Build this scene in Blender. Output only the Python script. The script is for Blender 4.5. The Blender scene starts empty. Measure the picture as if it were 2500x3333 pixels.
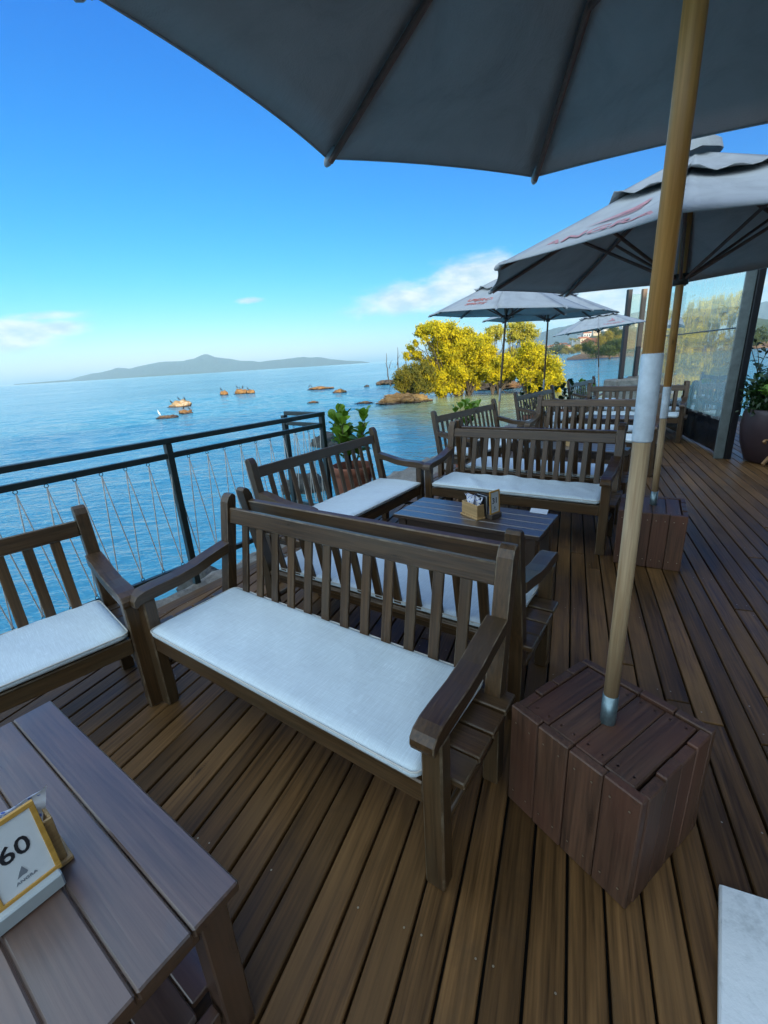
import bpy, bmesh, math, random
import numpy as np
from mathutils import Vector, Matrix, noise as mnoise
R = math.radians
S = bpy.context.scene
COL = S.collection
random.seed(7); RNG = np.random.default_rng(7)

# ------------------------------------------------------------------ camera
CAM_H, PITCH, ROLL, FPX = 1.4818, -18.6221, 3.5866, 1452.2
cam = bpy.data.cameras.new('camera'); cam_o = bpy.data.objects.new('camera', cam); COL.objects.link(cam_o)
cam.sensor_fit = 'VERTICAL'; cam.sensor_height = 24; cam.lens = 24*FPX/3333
cam.clip_start = 0.02; cam.clip_end = 20000
cam_o.matrix_world = Matrix.Translation((0, 0, CAM_H)) @ Matrix.Rotation(R(90+PITCH), 4, 'X') @ Matrix.Rotation(R(-ROLL), 4, 'Z')
S.camera = cam_o

# ------------------------------------------------------------------ light
SUN_EL = 12.0; FILL_B = 1.4; HAZE = 2.0e-4
SUN_H = Vector((0.42, -0.907)).normalized()          # horizontal direction towards the sun
SKY_STRENGTH, SUN_STRENGTH, EXPOSURE = 0.15, 5.0, 0.15
sun = bpy.data.lights.new('sun', 'SUN'); sun_o = bpy.data.objects.new('sun', sun); COL.objects.link(sun_o)
sun.energy = SUN_STRENGTH; sun.angle = R(0.5); sun.color = (1.0, 0.84, 0.58)
sd = Vector((SUN_H.x*math.cos(R(SUN_EL)), SUN_H.y*math.cos(R(SUN_EL)), math.sin(R(SUN_EL))))
sun_o.rotation_euler = sd.to_track_quat('Z', 'Y').to_euler()
S.view_settings.view_transform = 'Standard'
try: S.view_settings.look = 'None'
except Exception: pass
S.view_settings.exposure = EXPOSURE; S.view_settings.gamma = 1; S.view_settings.use_curve_mapping = False
S.cycles.max_bounces = 8; S.cycles.transparent_max_bounces = 12; S.cycles.volume_bounces = 2
S.cycles.diffuse_bounces = 4; S.cycles.glossy_bounces = 4; S.cycles.caustics_reflective = False; S.cycles.caustics_refractive = False
S.cycles.use_denoising = True
S.cycles.sample_clamp_indirect = 8

def ray(u, v):
    t, r = R(PITCH), R(ROLL); c, s = math.cos(r), math.sin(r)
    x, y = u-1250, v-1666.5
    a, b = (x*c-y*s)/FPX, (x*s+y*c)/FPX
    return Vector((a, math.cos(t)+b*math.sin(t), math.sin(t)-b*math.cos(t)))
def at(u, v, Y):                                     # point of the place at forward distance Y
    d = ray(u, v); k = Y/d.y
    return Vector((d.x*k, Y, CAM_H+d.z*k))
def onz(u, v, z):                                    # point of the place at height z
    d = ray(u, v); k = (z-CAM_H)/d.z
    return Vector((d.x*k, d.y*k, z))
SEA = -1.2

# ------------------------------------------------------------------ node helpers
class NT:
    def __init__(s, nt): s.nt = nt; s.N = nt.nodes; s.L = nt.links
    def n(s, typ, **kw):
        nd = s.N.new(typ)
        for k, v in kw.items():
            if k.startswith('i_'): nd.inputs[k[2:].replace('_', ' ')].default_value = v
            else: setattr(nd, k, v)
        return nd
    def link(s, a, b): s.L.new(a, b)
    def val(s, x, sock):
        if hasattr(x, 'is_output') or isinstance(x, bpy.types.NodeSocket): s.L.new(x, sock)
        else: sock.default_value = x
    def math(s, op, a, b=None, c=None, clamp=False):
        nd = s.N.new('ShaderNodeMath'); nd.operation = op; nd.use_clamp = clamp
        s.val(a, nd.inputs[0])
        if b is not None: s.val(b, nd.inputs[1])
        if c is not None: s.val(c, nd.inputs[2])
        return nd.outputs[0]
    def vmath(s, op, a, b=None):
        nd = s.N.new('ShaderNodeVectorMath'); nd.operation = op
        s.val(a, nd.inputs[0])
        if b is not None: s.val(b, nd.inputs[1])
        return nd.outputs['Value'] if op in ('DOT_PRODUCT', 'LENGTH') else nd.outputs[0]
    def noise(s, vec, scale, detail=4, rough=0.55, dist=0.0):
        nd = s.N.new('ShaderNodeTexNoise')
        if vec is not None: s.L.new(vec, nd.inputs['Vector'])
        nd.inputs['Scale'].default_value = scale; nd.inputs['Detail'].default_value = detail
        nd.inputs['Roughness'].default_value = rough; nd.inputs['Distortion'].default_value = dist
        return nd.outputs['Fac']
    def ramp(s, fac, stops):
        nd = s.N.new('ShaderNodeValToRGB'); e = nd.color_ramp.elements
        while len(e) < len(stops): e.new(0.5)
        for i, (p, c) in enumerate(stops):
            e[i].position = p; e[i].color = (*c, 1) if len(c) == 3 else c
        s.val(fac, nd.inputs[0]); return nd.outputs[0]
    def mix(s, fac, a, b, mode='MIX'):
        nd = s.N.new('ShaderNodeMix'); nd.data_type = 'RGBA'; nd.blend_type = mode
        s.val(fac, nd.inputs[0])
        for x, sock in ((a, nd.inputs[6]), (b, nd.inputs[7])):
            if isinstance(x, (tuple, list)): sock.default_value = (*x[:3], 1)
            else: s.L.new(x, sock)
        return nd.outputs[2]
    def maprange(s, v, a, b, c=0., d=1., smooth=False):
        nd = s.N.new('ShaderNodeMapRange'); nd.interpolation_type = 'SMOOTHSTEP' if smooth else 'LINEAR'
        s.val(v, nd.inputs[0])
        for i, x in enumerate((a, b, c, d)): nd.inputs[i+1].default_value = x
        return nd.outputs[0]

# ------------------------------------------------------------------ sky
world = bpy.data.worlds.new('World'); S.world = world; world.use_nodes = True
w = NT(world.node_tree); w.N.clear()
sky = w.n('ShaderNodeTexSky'); sky.sky_type = 'NISHITA'; sky.sun_disc = False
sky.sun_elevation = R(SUN_EL); sky.sun_rotation = math.atan2(SUN_H.x, SUN_H.y)
sky.air_density = 1.0; sky.dust_density = 0.6; sky.ozone_density = 2.2
sp_ = w.n('ShaderNodeSeparateColor'); w.link(sky.outputs[0], sp_.inputs[0])
RED_POW, RED_K = 3.0, .0037                          # deeper blue aloft, same pale band over the horizon
r_ = w.math('MULTIPLY', w.math('POWER', w.math('MINIMUM', sp_.outputs[0], 10.0), RED_POW), RED_K/SKY_STRENGTH)
g_ = w.math('MULTIPLY', w.math('POWER', sp_.outputs[1], 1.30), .082/SKY_STRENGTH)
b_ = w.math('MULTIPLY', w.math('POWER', sp_.outputs[2], .62), .365/SKY_STRENGTH)
cm_ = w.n('ShaderNodeCombineColor')
for i_, q_ in enumerate((r_, g_, b_)): w.link(q_, cm_.inputs[i_])
tint = cm_.outputs[0]
gen = w.n('ShaderNodeTexCoord').outputs['Generated']
cl = None
def cloud(u, v, wpx, hpx, amp, tilt=0.0):
    global cl
    c = ray(u, v).normalized(); r = (ray(u+100, v-100*math.tan(R(3.6+tilt)))-ray(u, v)).normalized(); up = r.cross(c)
    k = FPX*abs(c.y)
    a = w.vmath('DOT_PRODUCT', gen, tuple(r)); a0 = c.dot(r)
    b = w.vmath('DOT_PRODUCT', gen, tuple(up)); b0 = c.dot(up)
    A = w.math('MULTIPLY', w.math('SUBTRACT', a, a0), 1450/wpx); B = w.math('MULTIPLY', w.math('SUBTRACT', b, b0), 1450/hpx)
    q = w.math('ADD', w.math('MULTIPLY', A, A), w.math('MULTIPLY', B, B))
    g = w.math('MULTIPLY', w.math('POWER', 2.718, w.math('MULTIPLY', q, -1.0)), amp)
    front = w.math('GREATER_THAN', w.vmath('DOT_PRODUCT', gen, tuple(c)), 0.2)
    g = w.math('MULTIPLY', g, front)
    cl = g if cl is None else w.math('MAXIMUM', cl, g)
cloud(40, 1088, 110, 34, 1.2); cloud(150, 1072, 100, 24, 1.0); cloud(150, 1030, 130, 15, .75)
cloud(808, 979, 55, 12, .8); cloud(1320, 975, 200, 52, 1.0, 4); cloud(1530, 925, 200, 75, 1.05, 10)
cloud(1950, 985, 330, 60, .9, 4); cloud(2350, 960, 300, 60, .85, 4); cloud(205, 1113, 45, 7, .6)
mp = w.n('ShaderNodeMapping'); mp.inputs['Scale'].default_value = (1, 1, 2.6); w.link(gen, mp.inputs[0])
nz = w.noise(mp.outputs[0], 14, 6, .6, .25)
dens = w.maprange(w.math('ADD', cl, w.math('MULTIPLY', w.math('SUBTRACT', nz, .5), .9)), .34, .95, 0, .85, True)
shade = w.ramp(w.noise(mp.outputs[0], 22, 4, .5), [(.35, (3.6, 4.5, 5.0)), (.65, (6.2, 6.2, 5.9))])
skyc = w.mix(dens, tint, shade)
# unseen bright sheet of sky added overhead and behind the viewer as fill light
t_ = w.vmath('DOT_PRODUCT', gen, (-0.50, -0.80, 0.35))
cov = w.maprange(t_, -.24, .50, 0, 1, True)
mpb = w.n('ShaderNodeMapping'); mpb.inputs['Scale'].default_value = (1, 1, 1.8); w.link(gen, mpb.inputs[0])
fill_veil = w.maprange(w.math('ADD', w.noise(mpb.outputs[0], 3.2, 6, .58, .3), w.math('MULTIPLY', cov, .85)), .72, 1.22, 0, .88, True)
skyc = w.mix(fill_veil, skyc, (FILL_B*.86/SKY_STRENGTH, FILL_B*1.10/SKY_STRENGTH, FILL_B*1.30/SKY_STRENGTH))
bg = w.n('ShaderNodeBackground'); bg.inputs['Strength'].default_value = SKY_STRENGTH
w.link(skyc, bg.inputs[0]); out = w.n('ShaderNodeOutputWorld'); w.link(bg.outputs[0], out.inputs[0])

# ------------------------------------------------------------------ materials
def newmat(name):
    m = bpy.data.materials.new(name); m.use_nodes = True; t = NT(m.node_tree)
    p = t.N['Principled BSDF']; return m, t, p
def setp(p, **kw):
    for k, v in kw.items(): p.inputs[k.replace('_', ' ')].default_value = v
def bump(t, p, h, strength, dist=0.01):
    b = t.n('ShaderNodeBump'); b.inputs['Strength'].default_value = strength; b.inputs['Distance'].default_value = dist
    t.link(h, b.inputs['Height']); t.link(b.outputs[0], p.inputs['Normal'])

WORN = {}; KNOT = .62
def wood(name, dark, light, axis, rough=(.35, .6), grain=26, blotch=None, var=.35, spec=.5, bumpk=.35, patch=None):
    m, t, p = newmat(name)
    tc = t.n('ShaderNodeTexCoord').outputs['Object']
    oi = t.n('ShaderNodeObjectInfo').outputs['Random']
    off = t.n('ShaderNodeCombineXYZ')
    for i, k in enumerate((37., 91., 53.)): t.link(t.math('MULTIPLY', oi, k), off.inputs[i])
    v0 = t.vmath('ADD', tc, off.outputs[0])
    mp = t.n('ShaderNodeMapping'); sc = [grain]*3; sc[axis] = grain*.06; mp.inputs['Scale'].default_value = sc
    t.link(v0, mp.inputs[0])
    g1 = t.noise(mp.outputs[0], 1.4, 6, .62, .5)
    mp2 = t.n('ShaderNodeMapping'); sc = [grain*3.2]*3; sc[axis] = grain*.1; mp2.inputs['Scale'].default_value = sc
    t.link(v0, mp2.inputs[0]); g2 = t.noise(mp2.outputs[0], 1.5, 3, .5)
    mp3 = t.n('ShaderNodeMapping'); sc = [4.5]*3; sc[axis] = 1.6; mp3.inputs['Scale'].default_value = sc
    t.link(v0, mp3.inputs[0]); big = t.noise(mp3.outputs[0], 1.0, 3, .55)
    # knots
    kv = t.n('ShaderNodeMapping'); sc = [7.]*3; sc[axis] = 2.6; kv.inputs['Scale'].default_value = sc; t.link(v0, kv.inputs[0])
    vo = t.n('ShaderNodeTexVoronoi'); vo.inputs['Scale'].default_value = 1.0; t.link(kv.outputs[0], vo.inputs['Vector'])
    sel = t.math('GREATER_THAN', t.vmath('DOT_PRODUCT', vo.outputs['Color'], (1, 0, 0)), KNOT)
    kd = t.math('ADD', vo.outputs['Distance'], t.math('MULTIPLY', g1, .05))
    ringk = t.math('MULTIPLY', t.maprange(kd, .10, .19, 1, 0, True), t.math('ADD', .35, t.math('MULTIPLY', t.math('SINE', t.math('MULTIPLY', kd, 260)), .3)))
    knot = t.math('MULTIPLY', sel, t.math('MAXIMUM', t.maprange(kd, .055, .085, 1, 0, True), ringk))
    g = t.math('ADD', t.math('MULTIPLY', g1, .52), t.math('MULTIPLY', g2, .48))
    c = t.ramp(g, [(.36, dark), (.64, light)])
    if blotch: c = t.mix(t.maprange(big, .45, .75, 0, .75), c, blotch)
    if patch: c = t.mix(t.maprange(t.noise(v0, 2.3, 4, .6, 1.2), .56, .74, 0, .7), c, patch)
    c = t.mix(t.math('MULTIPLY', knot, .75), c, tuple(x*.35 for x in dark))
    br = t.math('ADD', 1-var*.5, t.math('MULTIPLY', oi, var))
    hv = t.n('ShaderNodeHueSaturation'); t.link(c, hv.inputs['Color']); t.link(br, hv.inputs['Value'])
    t.link(hv.outputs[0], p.inputs['Base Color'])
    t.link(t.maprange(t.math('ADD', t.math('MULTIPLY', big, .6), t.math('MULTIPLY', g1, .4)), .3, .7, rough[0], rough[1]), p.inputs['Roughness'])
    p.inputs['Specular IOR Level'].default_value = spec
    if spec > .7: p.inputs['Coat Weight'].default_value = .8; p.inputs['Coat Roughness'].default_value = .34; p.inputs['Coat IOR'].default_value = 1.6
    bump(t, p, g, bumpk, .004)
    return m

BD, BL = (.036, .018, .007), (.112, .058, .023)
def worn(ms, col, k=.55):                              # the same wood, rubbed pale in places along its edges
    for m in ms:
        w2 = m.copy(); w2.name = m.name+'_worn_edge'; t = NT(w2.node_tree); p = t.N['Principled BSDF']; src = p.inputs['Base Color'].links[0].from_socket
        tc = t.n('ShaderNodeTexCoord').outputs['Object']
        t.link(t.mix(t.maprange(t.noise(tc, 13, 4, .65), .42, .66, .08, k, True), src, col), p.inputs['Base Color']); WORN[m] = w2
bench_w = [wood('bench_wood_'+'xyz'[a], BD, BL, a, (.26, .46), 30, blotch=(.085, .058, .030), var=.4) for a in range(3)]
deck_w = wood('deck_wood', (.053, .027, .010), (.190, .095, .034), 0, (.32, .60), 22, blotch=(.182, .096, .036), var=.66, spec=.24, bumpk=.6, patch=(.085, .048, .022))
table_w = [wood('table_wood_'+'xyz'[a], (.034, .022, .016), (.085, .054, .038), a, (.24, .40), 24, blotch=(.090, .054, .036), var=.3, bumpk=.18, spec=.8, patch=(.040, .030, .026)) for a in range(3)]
table_old = [wood('table_old_wood_'+'xyz'[a], (.050, .027, .018), (.128, .070, .045), a, (.24, .40), 24, blotch=(.145, .064, .036), var=.25, bumpk=.22, patch=(.065, .060, .062), spec=.8) for a in range(3)]
box_w = [wood('stand_wood_'+'xyz'[a], (.044, .022, .013), (.126, .060, .032), a, (.45, .68), 26, blotch=(.125, .042, .022), var=.45) for a in range(3)]
worn(bench_w, (.26, .20, .13)); worn(table_old, (.10, .075, .06), .2); worn(table_w, (.05, .036, .028), .3); worn(box_w, (.14, .09, .065), .3)
pole_w = wood('pole_wood', (.48, .20, .045), (.72, .35, .10), 2, (.32, .5), 30, var=.1, bumpk=.15)
pole_grey = wood('pole_weathered', (.32, .19, .09), (.52, .36, .20), 2, (.5, .7), 34, var=.1)
thin_w = wood('pole_thin_wood', (.14, .085, .05), (.26, .17, .11), 2, (.5, .7), 34, var=.1)
stool_w = wood('stool_wood', (.20, .10, .035), (.36, .20, .085), 0, (.45, .6), 24, var=.2)
pine = wood('pine_box', (.42, .25, .10), (.62, .40, .18), 0, (.45, .6), 20, var=.15, bumpk=.1)
frame_w = wood('frame_wood', (.48, .24, .04), (.66, .36, .07), 0, (.4, .55), 20, var=.1, bumpk=.1)

def plain(name, col, rough=.5, metal=0, nscale=None, namp=.2, bumpk=0, spec=.5, bscale=None, dist=.01):
    m, t, p = newmat(name)
    if nscale:
        tc = t.n('ShaderNodeTexCoord').outputs['Object']
        n_ = t.noise(tc, nscale, 5, .6)
        t.link(t.ramp(n_, [(.25, tuple(x*(1-namp) for x in col)), (.75, tuple(min(1, x*(1+namp)) for x in col))]), p.inputs['Base Color'])
        if bumpk: bump(t, p, t.noise(tc, bscale or nscale, 5, .6), bumpk, dist)
    else: p.inputs['Base Color'].default_value = (*col, 1)
    setp(p, Roughness=rough, Metallic=metal); p.inputs['Specular IOR Level'].default_value = spec
    return m

def linen():
    m, t, p = newmat('cushion_linen')
    tc = t.n('ShaderNodeTexCoord').outputs['Object']
    mp = t.n('ShaderNodeMapping'); mp.inputs['Scale'].default_value = (420, 18, 60); t.link(tc, mp.inputs[0])
    mq = t.n('ShaderNodeMapping'); mq.inputs['Scale'].default_value = (14, 420, 60); t.link(tc, mq.inputs[0])
    a, b = t.noise(mp.outputs[0], 1, 3, .6), t.noise(mq.outputs[0], 1, 3, .6)
    s = t.math('ADD', t.math('MULTIPLY', a, .65), t.math('MULTIPLY', b, .35))
    c = t.ramp(s, [(.3, (.56, .64, .66)), (.56, (.68, .78, .81)), (.68, (.84, .92, .95))])
    big = t.noise(tc, 3.0, 4, .6)
    c = t.mix(t.maprange(big, .35, .75, 0, .22), c, (.58, .60, .61))
    t.link(c, p.inputs['Base Color']); setp(p, Roughness=.9); p.inputs['Specular IOR Level'].default_value = .2
    p.inputs['Sheen Weight'].default_value = .15
    wr = t.noise(tc, 7, 3, .5, .6)
    bump(t, p, t.math('ADD', t.math('MULTIPLY', s, .25), t.math('MULTIPLY', wr, 1.2)), .35, .01)
    return m
linen_m = linen()
piping_m = plain('cushion_piping', (.60, .58, .52), .9)

def canopy_mat():
    m, t, p = newmat('canopy_cloth')
    tc = t.n('ShaderNodeTexCoord').outputs['Object']
    n1 = t.noise(tc, 3.2, 6, .65, .8); n2 = t.noise(tc, 240, 2, .5)
    c = t.ramp(n1, [(.3, (.36, .355, .35)), (.55, (.455, .455, .445)), (.8, (.51, .51, .50))])
    t.link(c, p.inputs['Base Color']); setp(p, Roughness=.85); p.inputs['Specular IOR Level'].default_value = .25
    bump(t, p, t.math('ADD', t.math('MULTIPLY', n1, .8), t.math('MULTIPLY', n2, .06)), .6, .025)
    return m
canopy_m = canopy_mat()
rib_m = wood('rib_wood', (.11, .052, .036), (.20, .10, .07), 0, (.45, .6), 24)
pocket_m = plain('rib_pocket', (.42, .42, .42), .8)
print_m = plain('canopy_print', (.56, .27, .27), .8, nscale=30, namp=.25)
print2_m = plain('canopy_print_orange', (.62, .17, .13), .8, nscale=30, namp=.25)
steel_m = plain('sleeve_steel', (.66, .70, .73), .6, .12, nscale=22, namp=.25, bumpk=.12)
thin_steel = plain('pole_thin_steel', (.34, .36, .38), .55, .2, nscale=20, namp=.2)
ferrule_m = plain('ferrule_steel', (.22, .30, .32), .35, .75, nscale=30, namp=.35)
hub_m = plain('hub_black', (.03, .028, .026), .5)
rail_m = plain('rail_paint', (.016, .024, .022), .38, 0, nscale=40, namp=.35, bumpk=.1)
ring_m = plain('ring_steel', (.035, .04, .045), .4, .8)
rope_m = plain('rope', (.56, .53, .47), .9, nscale=90, namp=.2)
terra_m = plain('terracotta', (.30, .105, .055), .75, nscale=14, namp=.3, bumpk=.15)
soil_m = plain('soil', (.05, .030, .018), .95, nscale=60, namp=.5, bumpk=.8)
brownpot_m = plain('brown_glaze', (.045, .028, .032), .4, nscale=9, namp=.3)
black_m = plain('black_frame', (.008, .008, .010), .35, nscale=30, namp=.3)
dark_sheet_m = plain('deck_underside', (.010, .008, .006), .9)
screw_m = plain('screw_steel', (.42, .36, .26), .45, .8)
card_m = plain('card_white', (.76, .78, .78), .5, nscale=40, namp=.03)
ink_m = plain('ink_black', (.02, .02, .025), .5)
ink_grey_m = plain('ink_grey', (.22, .24, .27), .6)
acry_m = plain('stand_block', (.46, .50, .50), .4, nscale=40, namp=.06)
brown_block_m = plain('stand_block_brown', (.10, .075, .055), .4, nscale=30, namp=.2)
stub_m = plain('bird_black', (.016, .015, .016), .6)
bird_white_m = plain('bird_white', (.80, .78, .74), .7)
paver_m = None
def rockmat(name, a, b, c, scale=2.2, rough=.85, bk=.9, dist=.08, wet=False):
    m, t, p = newmat(name)
    tc = t.n('ShaderNodeTexCoord').outputs['Object']
    n1 = t.noise(tc, scale, 8, .68, .4); n2 = t.noise(tc, scale*6, 5, .6)
    mg = t.math('ADD', t.math('MULTIPLY', n1, .65), t.math('MULTIPLY', n2, .35))
    t.link(t.ramp(mg, [(.32, a), (.5, b), (.68, c)]), p.inputs['Base Color']); setp(p, Roughness=rough)
    bump(t, p, mg, bk, dist)
    if wet:
        z = t.n('ShaderNodeSeparateXYZ'); t.link(t.n('ShaderNodeNewGeometry').outputs['Position'], z.inputs[0])
        f = t.maprange(t.math('ADD', z.outputs[2], t.math('MULTIPLY', n1, .25)), SEA+.16, SEA+.30, 1, 0, True)
        src = p.inputs['Base Color'].links[0].from_socket
        t.link(t.mix(f, src, tuple(x*.28 for x in a)), p.inputs['Base Color']); t.link(t.maprange(f, 0, 1, rough, .25), p.inputs['Roughness'])
    return m
rock_or = rockmat('rock_orange', (.11, .055, .022), (.36, .18, .055), (.50, .29, .11), 1.6, bk=1, dist=.15, wet=True)
rock_br = rockmat('rock_brown', (.07, .045, .028), (.22, .125, .06), (.40, .25, .13), 1.6, bk=1, dist=.15, wet=True)
rock_dk = rockmat('rock_dark', (.022, .022, .020), (.060, .058, .050), (.11, .10, .085), 3.0)
ledge_m = rockmat('rock_ledge', (.10, .085, .065), (.24, .21, .17), (.36, .32, .27), 5.0, bk=1.0, dist=.04)
plinth_m = rockmat('plinth_stone', (.12, .10, .08), (.26, .23, .19), (.36, .33, .28), 3.0)
paver_m = rockmat('paver_white', (.50, .53, .53), (.82, .85, .85), (.88, .90, .90), 7.0, bk=.5, dist=.01)
guano_m = rockmat('rock_guano', (.34, .17, .06), (.52, .33, .15), (.85, .80, .70), 1.3, bk=1, dist=.15, wet=True)

def water_mat():
    m, t, p = newmat('sea_water')
    geo = t.n('ShaderNodeNewGeometry').outputs['Position']
    mpa = t.n('ShaderNodeMapping'); mpa.inputs['Rotation'].default_value = (0, 0, R(28)); mpa.inputs['Scale'].default_value = (1, 2.1, 1); t.link(geo, mpa.inputs[0])
    a = t.noise(mpa.outputs[0], .55, 4, .6, .3); b = t.noise(mpa.outputs[0], 1.9, 3, .6, .3); c = t.noise(mpa.outputs[0], .16, 4, .6)
    h = t.math('ADD', t.math('ADD', t.math('MULTIPLY', a, .22), t.math('MULTIPLY', b, .13)), t.math('MULTIPLY', c, .30))
    h = t.math('MULTIPLY', h, t.maprange(t.noise(geo, .045, 3, .6, .6), .35, .65, .55, 1.35, True))   # wind patches
    bump(t, p, h, .85, 1.0)
    big = t.noise(geo, .012, 4, .6)
    col = t.ramp(big, [(.3, (.068, .29, .39)), (.7, (.095, .35, .45))])
    # golden reflection of the mangroves, painted into the water colour round the islet
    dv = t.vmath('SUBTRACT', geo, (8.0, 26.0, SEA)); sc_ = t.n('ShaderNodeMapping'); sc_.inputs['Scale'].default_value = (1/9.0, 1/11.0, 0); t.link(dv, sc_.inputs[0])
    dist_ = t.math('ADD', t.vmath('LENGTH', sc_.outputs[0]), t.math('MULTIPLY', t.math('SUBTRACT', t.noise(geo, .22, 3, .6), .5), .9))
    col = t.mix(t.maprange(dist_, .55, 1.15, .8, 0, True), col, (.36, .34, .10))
    t.link(col, p.inputs['Base Color']); setp(p, Roughness=.09, IOR=1.333)
    return m
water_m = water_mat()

def leafmat(name, a, b, rough=.45, trans=.25, tcol=None):
    m, t, p = newmat(name)
    geo = t.n('ShaderNodeNewGeometry'); oi = t.n('ShaderNodeObjectInfo').outputs['Random']
    tc = t.n('ShaderNodeTexCoord').outputs['Object']
    rnd = t.math('FRACT', t.math('ADD', geo.outputs['Random Per Island'], oi))
    n = t.noise(tc, 1.3, 3, .6)
    f = t.math('ADD', t.math('MULTIPLY', rnd, .5), t.math('MULTIPLY', t.maprange(n, .3, .7, 0, 1), .5))
    c = t.ramp(f, [(.2, a), (.8, b)])
    t.link(c, p.inputs['Base Color']); setp(p, Roughness=rough); p.inputs['Specular IOR Level'].default_value = .2 if rough >= .5 else .5
    tr = t.n('ShaderNodeBsdfTranslucent'); t.link(c, tr.inputs[0])
    ms = t.n('ShaderNodeMixShader'); ms.inputs[0].default_value = trans
    t.link(p.outputs[0], ms.inputs[1]); t.link(tr.outputs[0], ms.inputs[2])
    t.link(ms.outputs[0], t.N['Material Output'].inputs[0]); return m
leaf_yellow = leafmat('mangrove_leaf', (.22, .22, .012), (.80, .65, .014), .6, .3)
leaf_olive = leafmat('mangrove_leaf_dark', (.055, .075, .012), (.24, .20, .018), .5, .2)
leaf_pale = leafmat('sparse_leaf', (.36, .33, .03), (.62, .55, .08), .6, .3)
leaf_clusia = leafmat('clusia_leaf', (.12, .24, .016), (.27, .43, .035), .3, .25)
leaf_dark = leafmat('dark_leaf', (.012, .035, .008), (.030, .075, .014), .4, .15)
leaf_lime = leafmat('lime_leaf', (.10, .22, .02), (.18, .32, .03), .4, .3)
leaf_shore = leafmat('shore_leaf', (.035, .065, .016), (.10, .12, .025), .6, .2)
leaf_shore_y = leafmat('shore_leaf_yellow', (.16, .15, .02), (.34, .26, .03), .6, .2)
bark_m = rockmat('bark', (.035, .028, .020), (.085, .065, .045), (.16, .13, .10), 6.0, bk=.8, dist=.02)
palm_bark = plain('palm_bark', (.32, .27, .20), .8, nscale=6, namp=.3)
hill_m = rockmat('hill_forest', (.020, .045, .016), (.045, .075, .024), (.085, .10, .035), .02, bk=.6, dist=6.0)
island_m = rockmat('island_forest', (.012, .034, .026), (.024, .056, .040), (.055, .085, .050), .008, bk=.8, dist=25.)
mount_m = rockmat('mountain_forest', (.008, .024, .030), (.014, .036, .042), (.024, .050, .050), .006, bk=.8, dist=25.)

def sheet_mat():
    m, t, p = newmat('clear_plastic')
    t.N.remove(p)
    tc = t.n('ShaderNodeTexCoord').outputs['Object']
    mp = t.n('ShaderNodeMapping'); mp.inputs['Scale'].default_value = (3.2, 1, 1.1); t.link(tc, mp.inputs[0])
    h = t.math('ADD', t.noise(mp.outputs[0], 1.1, 4, .5, .8), t.math('MULTIPLY', t.noise(mp.outputs[0], 5, 2, .5), .12))
    b = t.n('ShaderNodeBump'); b.inputs['Strength'].default_value = .14; b.inputs['Distance'].default_value = .010; t.link(h, b.inputs['Height'])
    fr = t.n('ShaderNodeFresnel'); fr.inputs['IOR'].default_value = 1.5; t.link(b.outputs[0], fr.inputs['Normal'])
    f = t.math('MULTIPLY', fr.outputs[0], .45, clamp=True); f = t.math('ADD', f, .03, clamp=True)
    gl = t.n('ShaderNodeBsdfGlossy'); gl.inputs['Roughness'].default_value = .015; gl.inputs['Color'].default_value = (.95, 1, .96, 1); t.link(b.outputs[0], gl.inputs['Normal'])
    tr = t.n('ShaderNodeBsdfTransparent'); tr.inputs['Color'].default_value = (.66, .78, .74, 1)
    df = t.n('ShaderNodeBsdfDiffuse'); df.inputs['Color'].default_value = (.70, .80, .82, 1)
    m0 = t.n('ShaderNodeMixShader'); t.link(t.maprange(t.noise(mp.outputs[0], 4, 5, .7, 1.), .30, .8, .32, .70), m0.inputs[0]); t.link(tr.outputs[0], m0.inputs[1]); t.link(df.outputs[0], m0.inputs[2])
    ms = t.n('ShaderNodeMixShader'); t.link(f, ms.inputs[0]); t.link(m0.outputs[0], ms.inputs[1]); t.link(gl.outputs[0], ms.inputs[2])
    t.link(ms.outputs[0], t.N['Material Output'].inputs[0]); return m
sheet_m = sheet_mat()
def glass_mat():
    m, t, p = newmat('windbreak_glass'); t.N.remove(p)
    fr = t.n('ShaderNodeFresnel'); fr.inputs['IOR'].default_value = 1.5
    gl = t.n('ShaderNodeBsdfGlossy'); gl.inputs['Roughness'].default_value = .02
    tr = t.n('ShaderNodeBsdfTransparent'); tr.inputs['Color'].default_value = (.80, .92, .87, 1)
    ms = t.n('ShaderNodeMixShader'); t.link(fr.outputs[0], ms.inputs[0]); t.link(tr.outputs[0], ms.inputs[1]); t.link(gl.outputs[0], ms.inputs[2])
    t.link(ms.outputs[0], t.N['Material Output'].inputs[0]); return m
glass_m = glass_mat()
border_m = plain('vinyl_border', (.14, .165, .16), .3, nscale=12, namp=.25, bumpk=.3, bscale=9, dist=.03)
skirt_m = plain('vinyl_skirt', (.010, .012, .016), .22, nscale=8, namp=.4, bumpk=.4, bscale=6, dist=.03)

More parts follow.
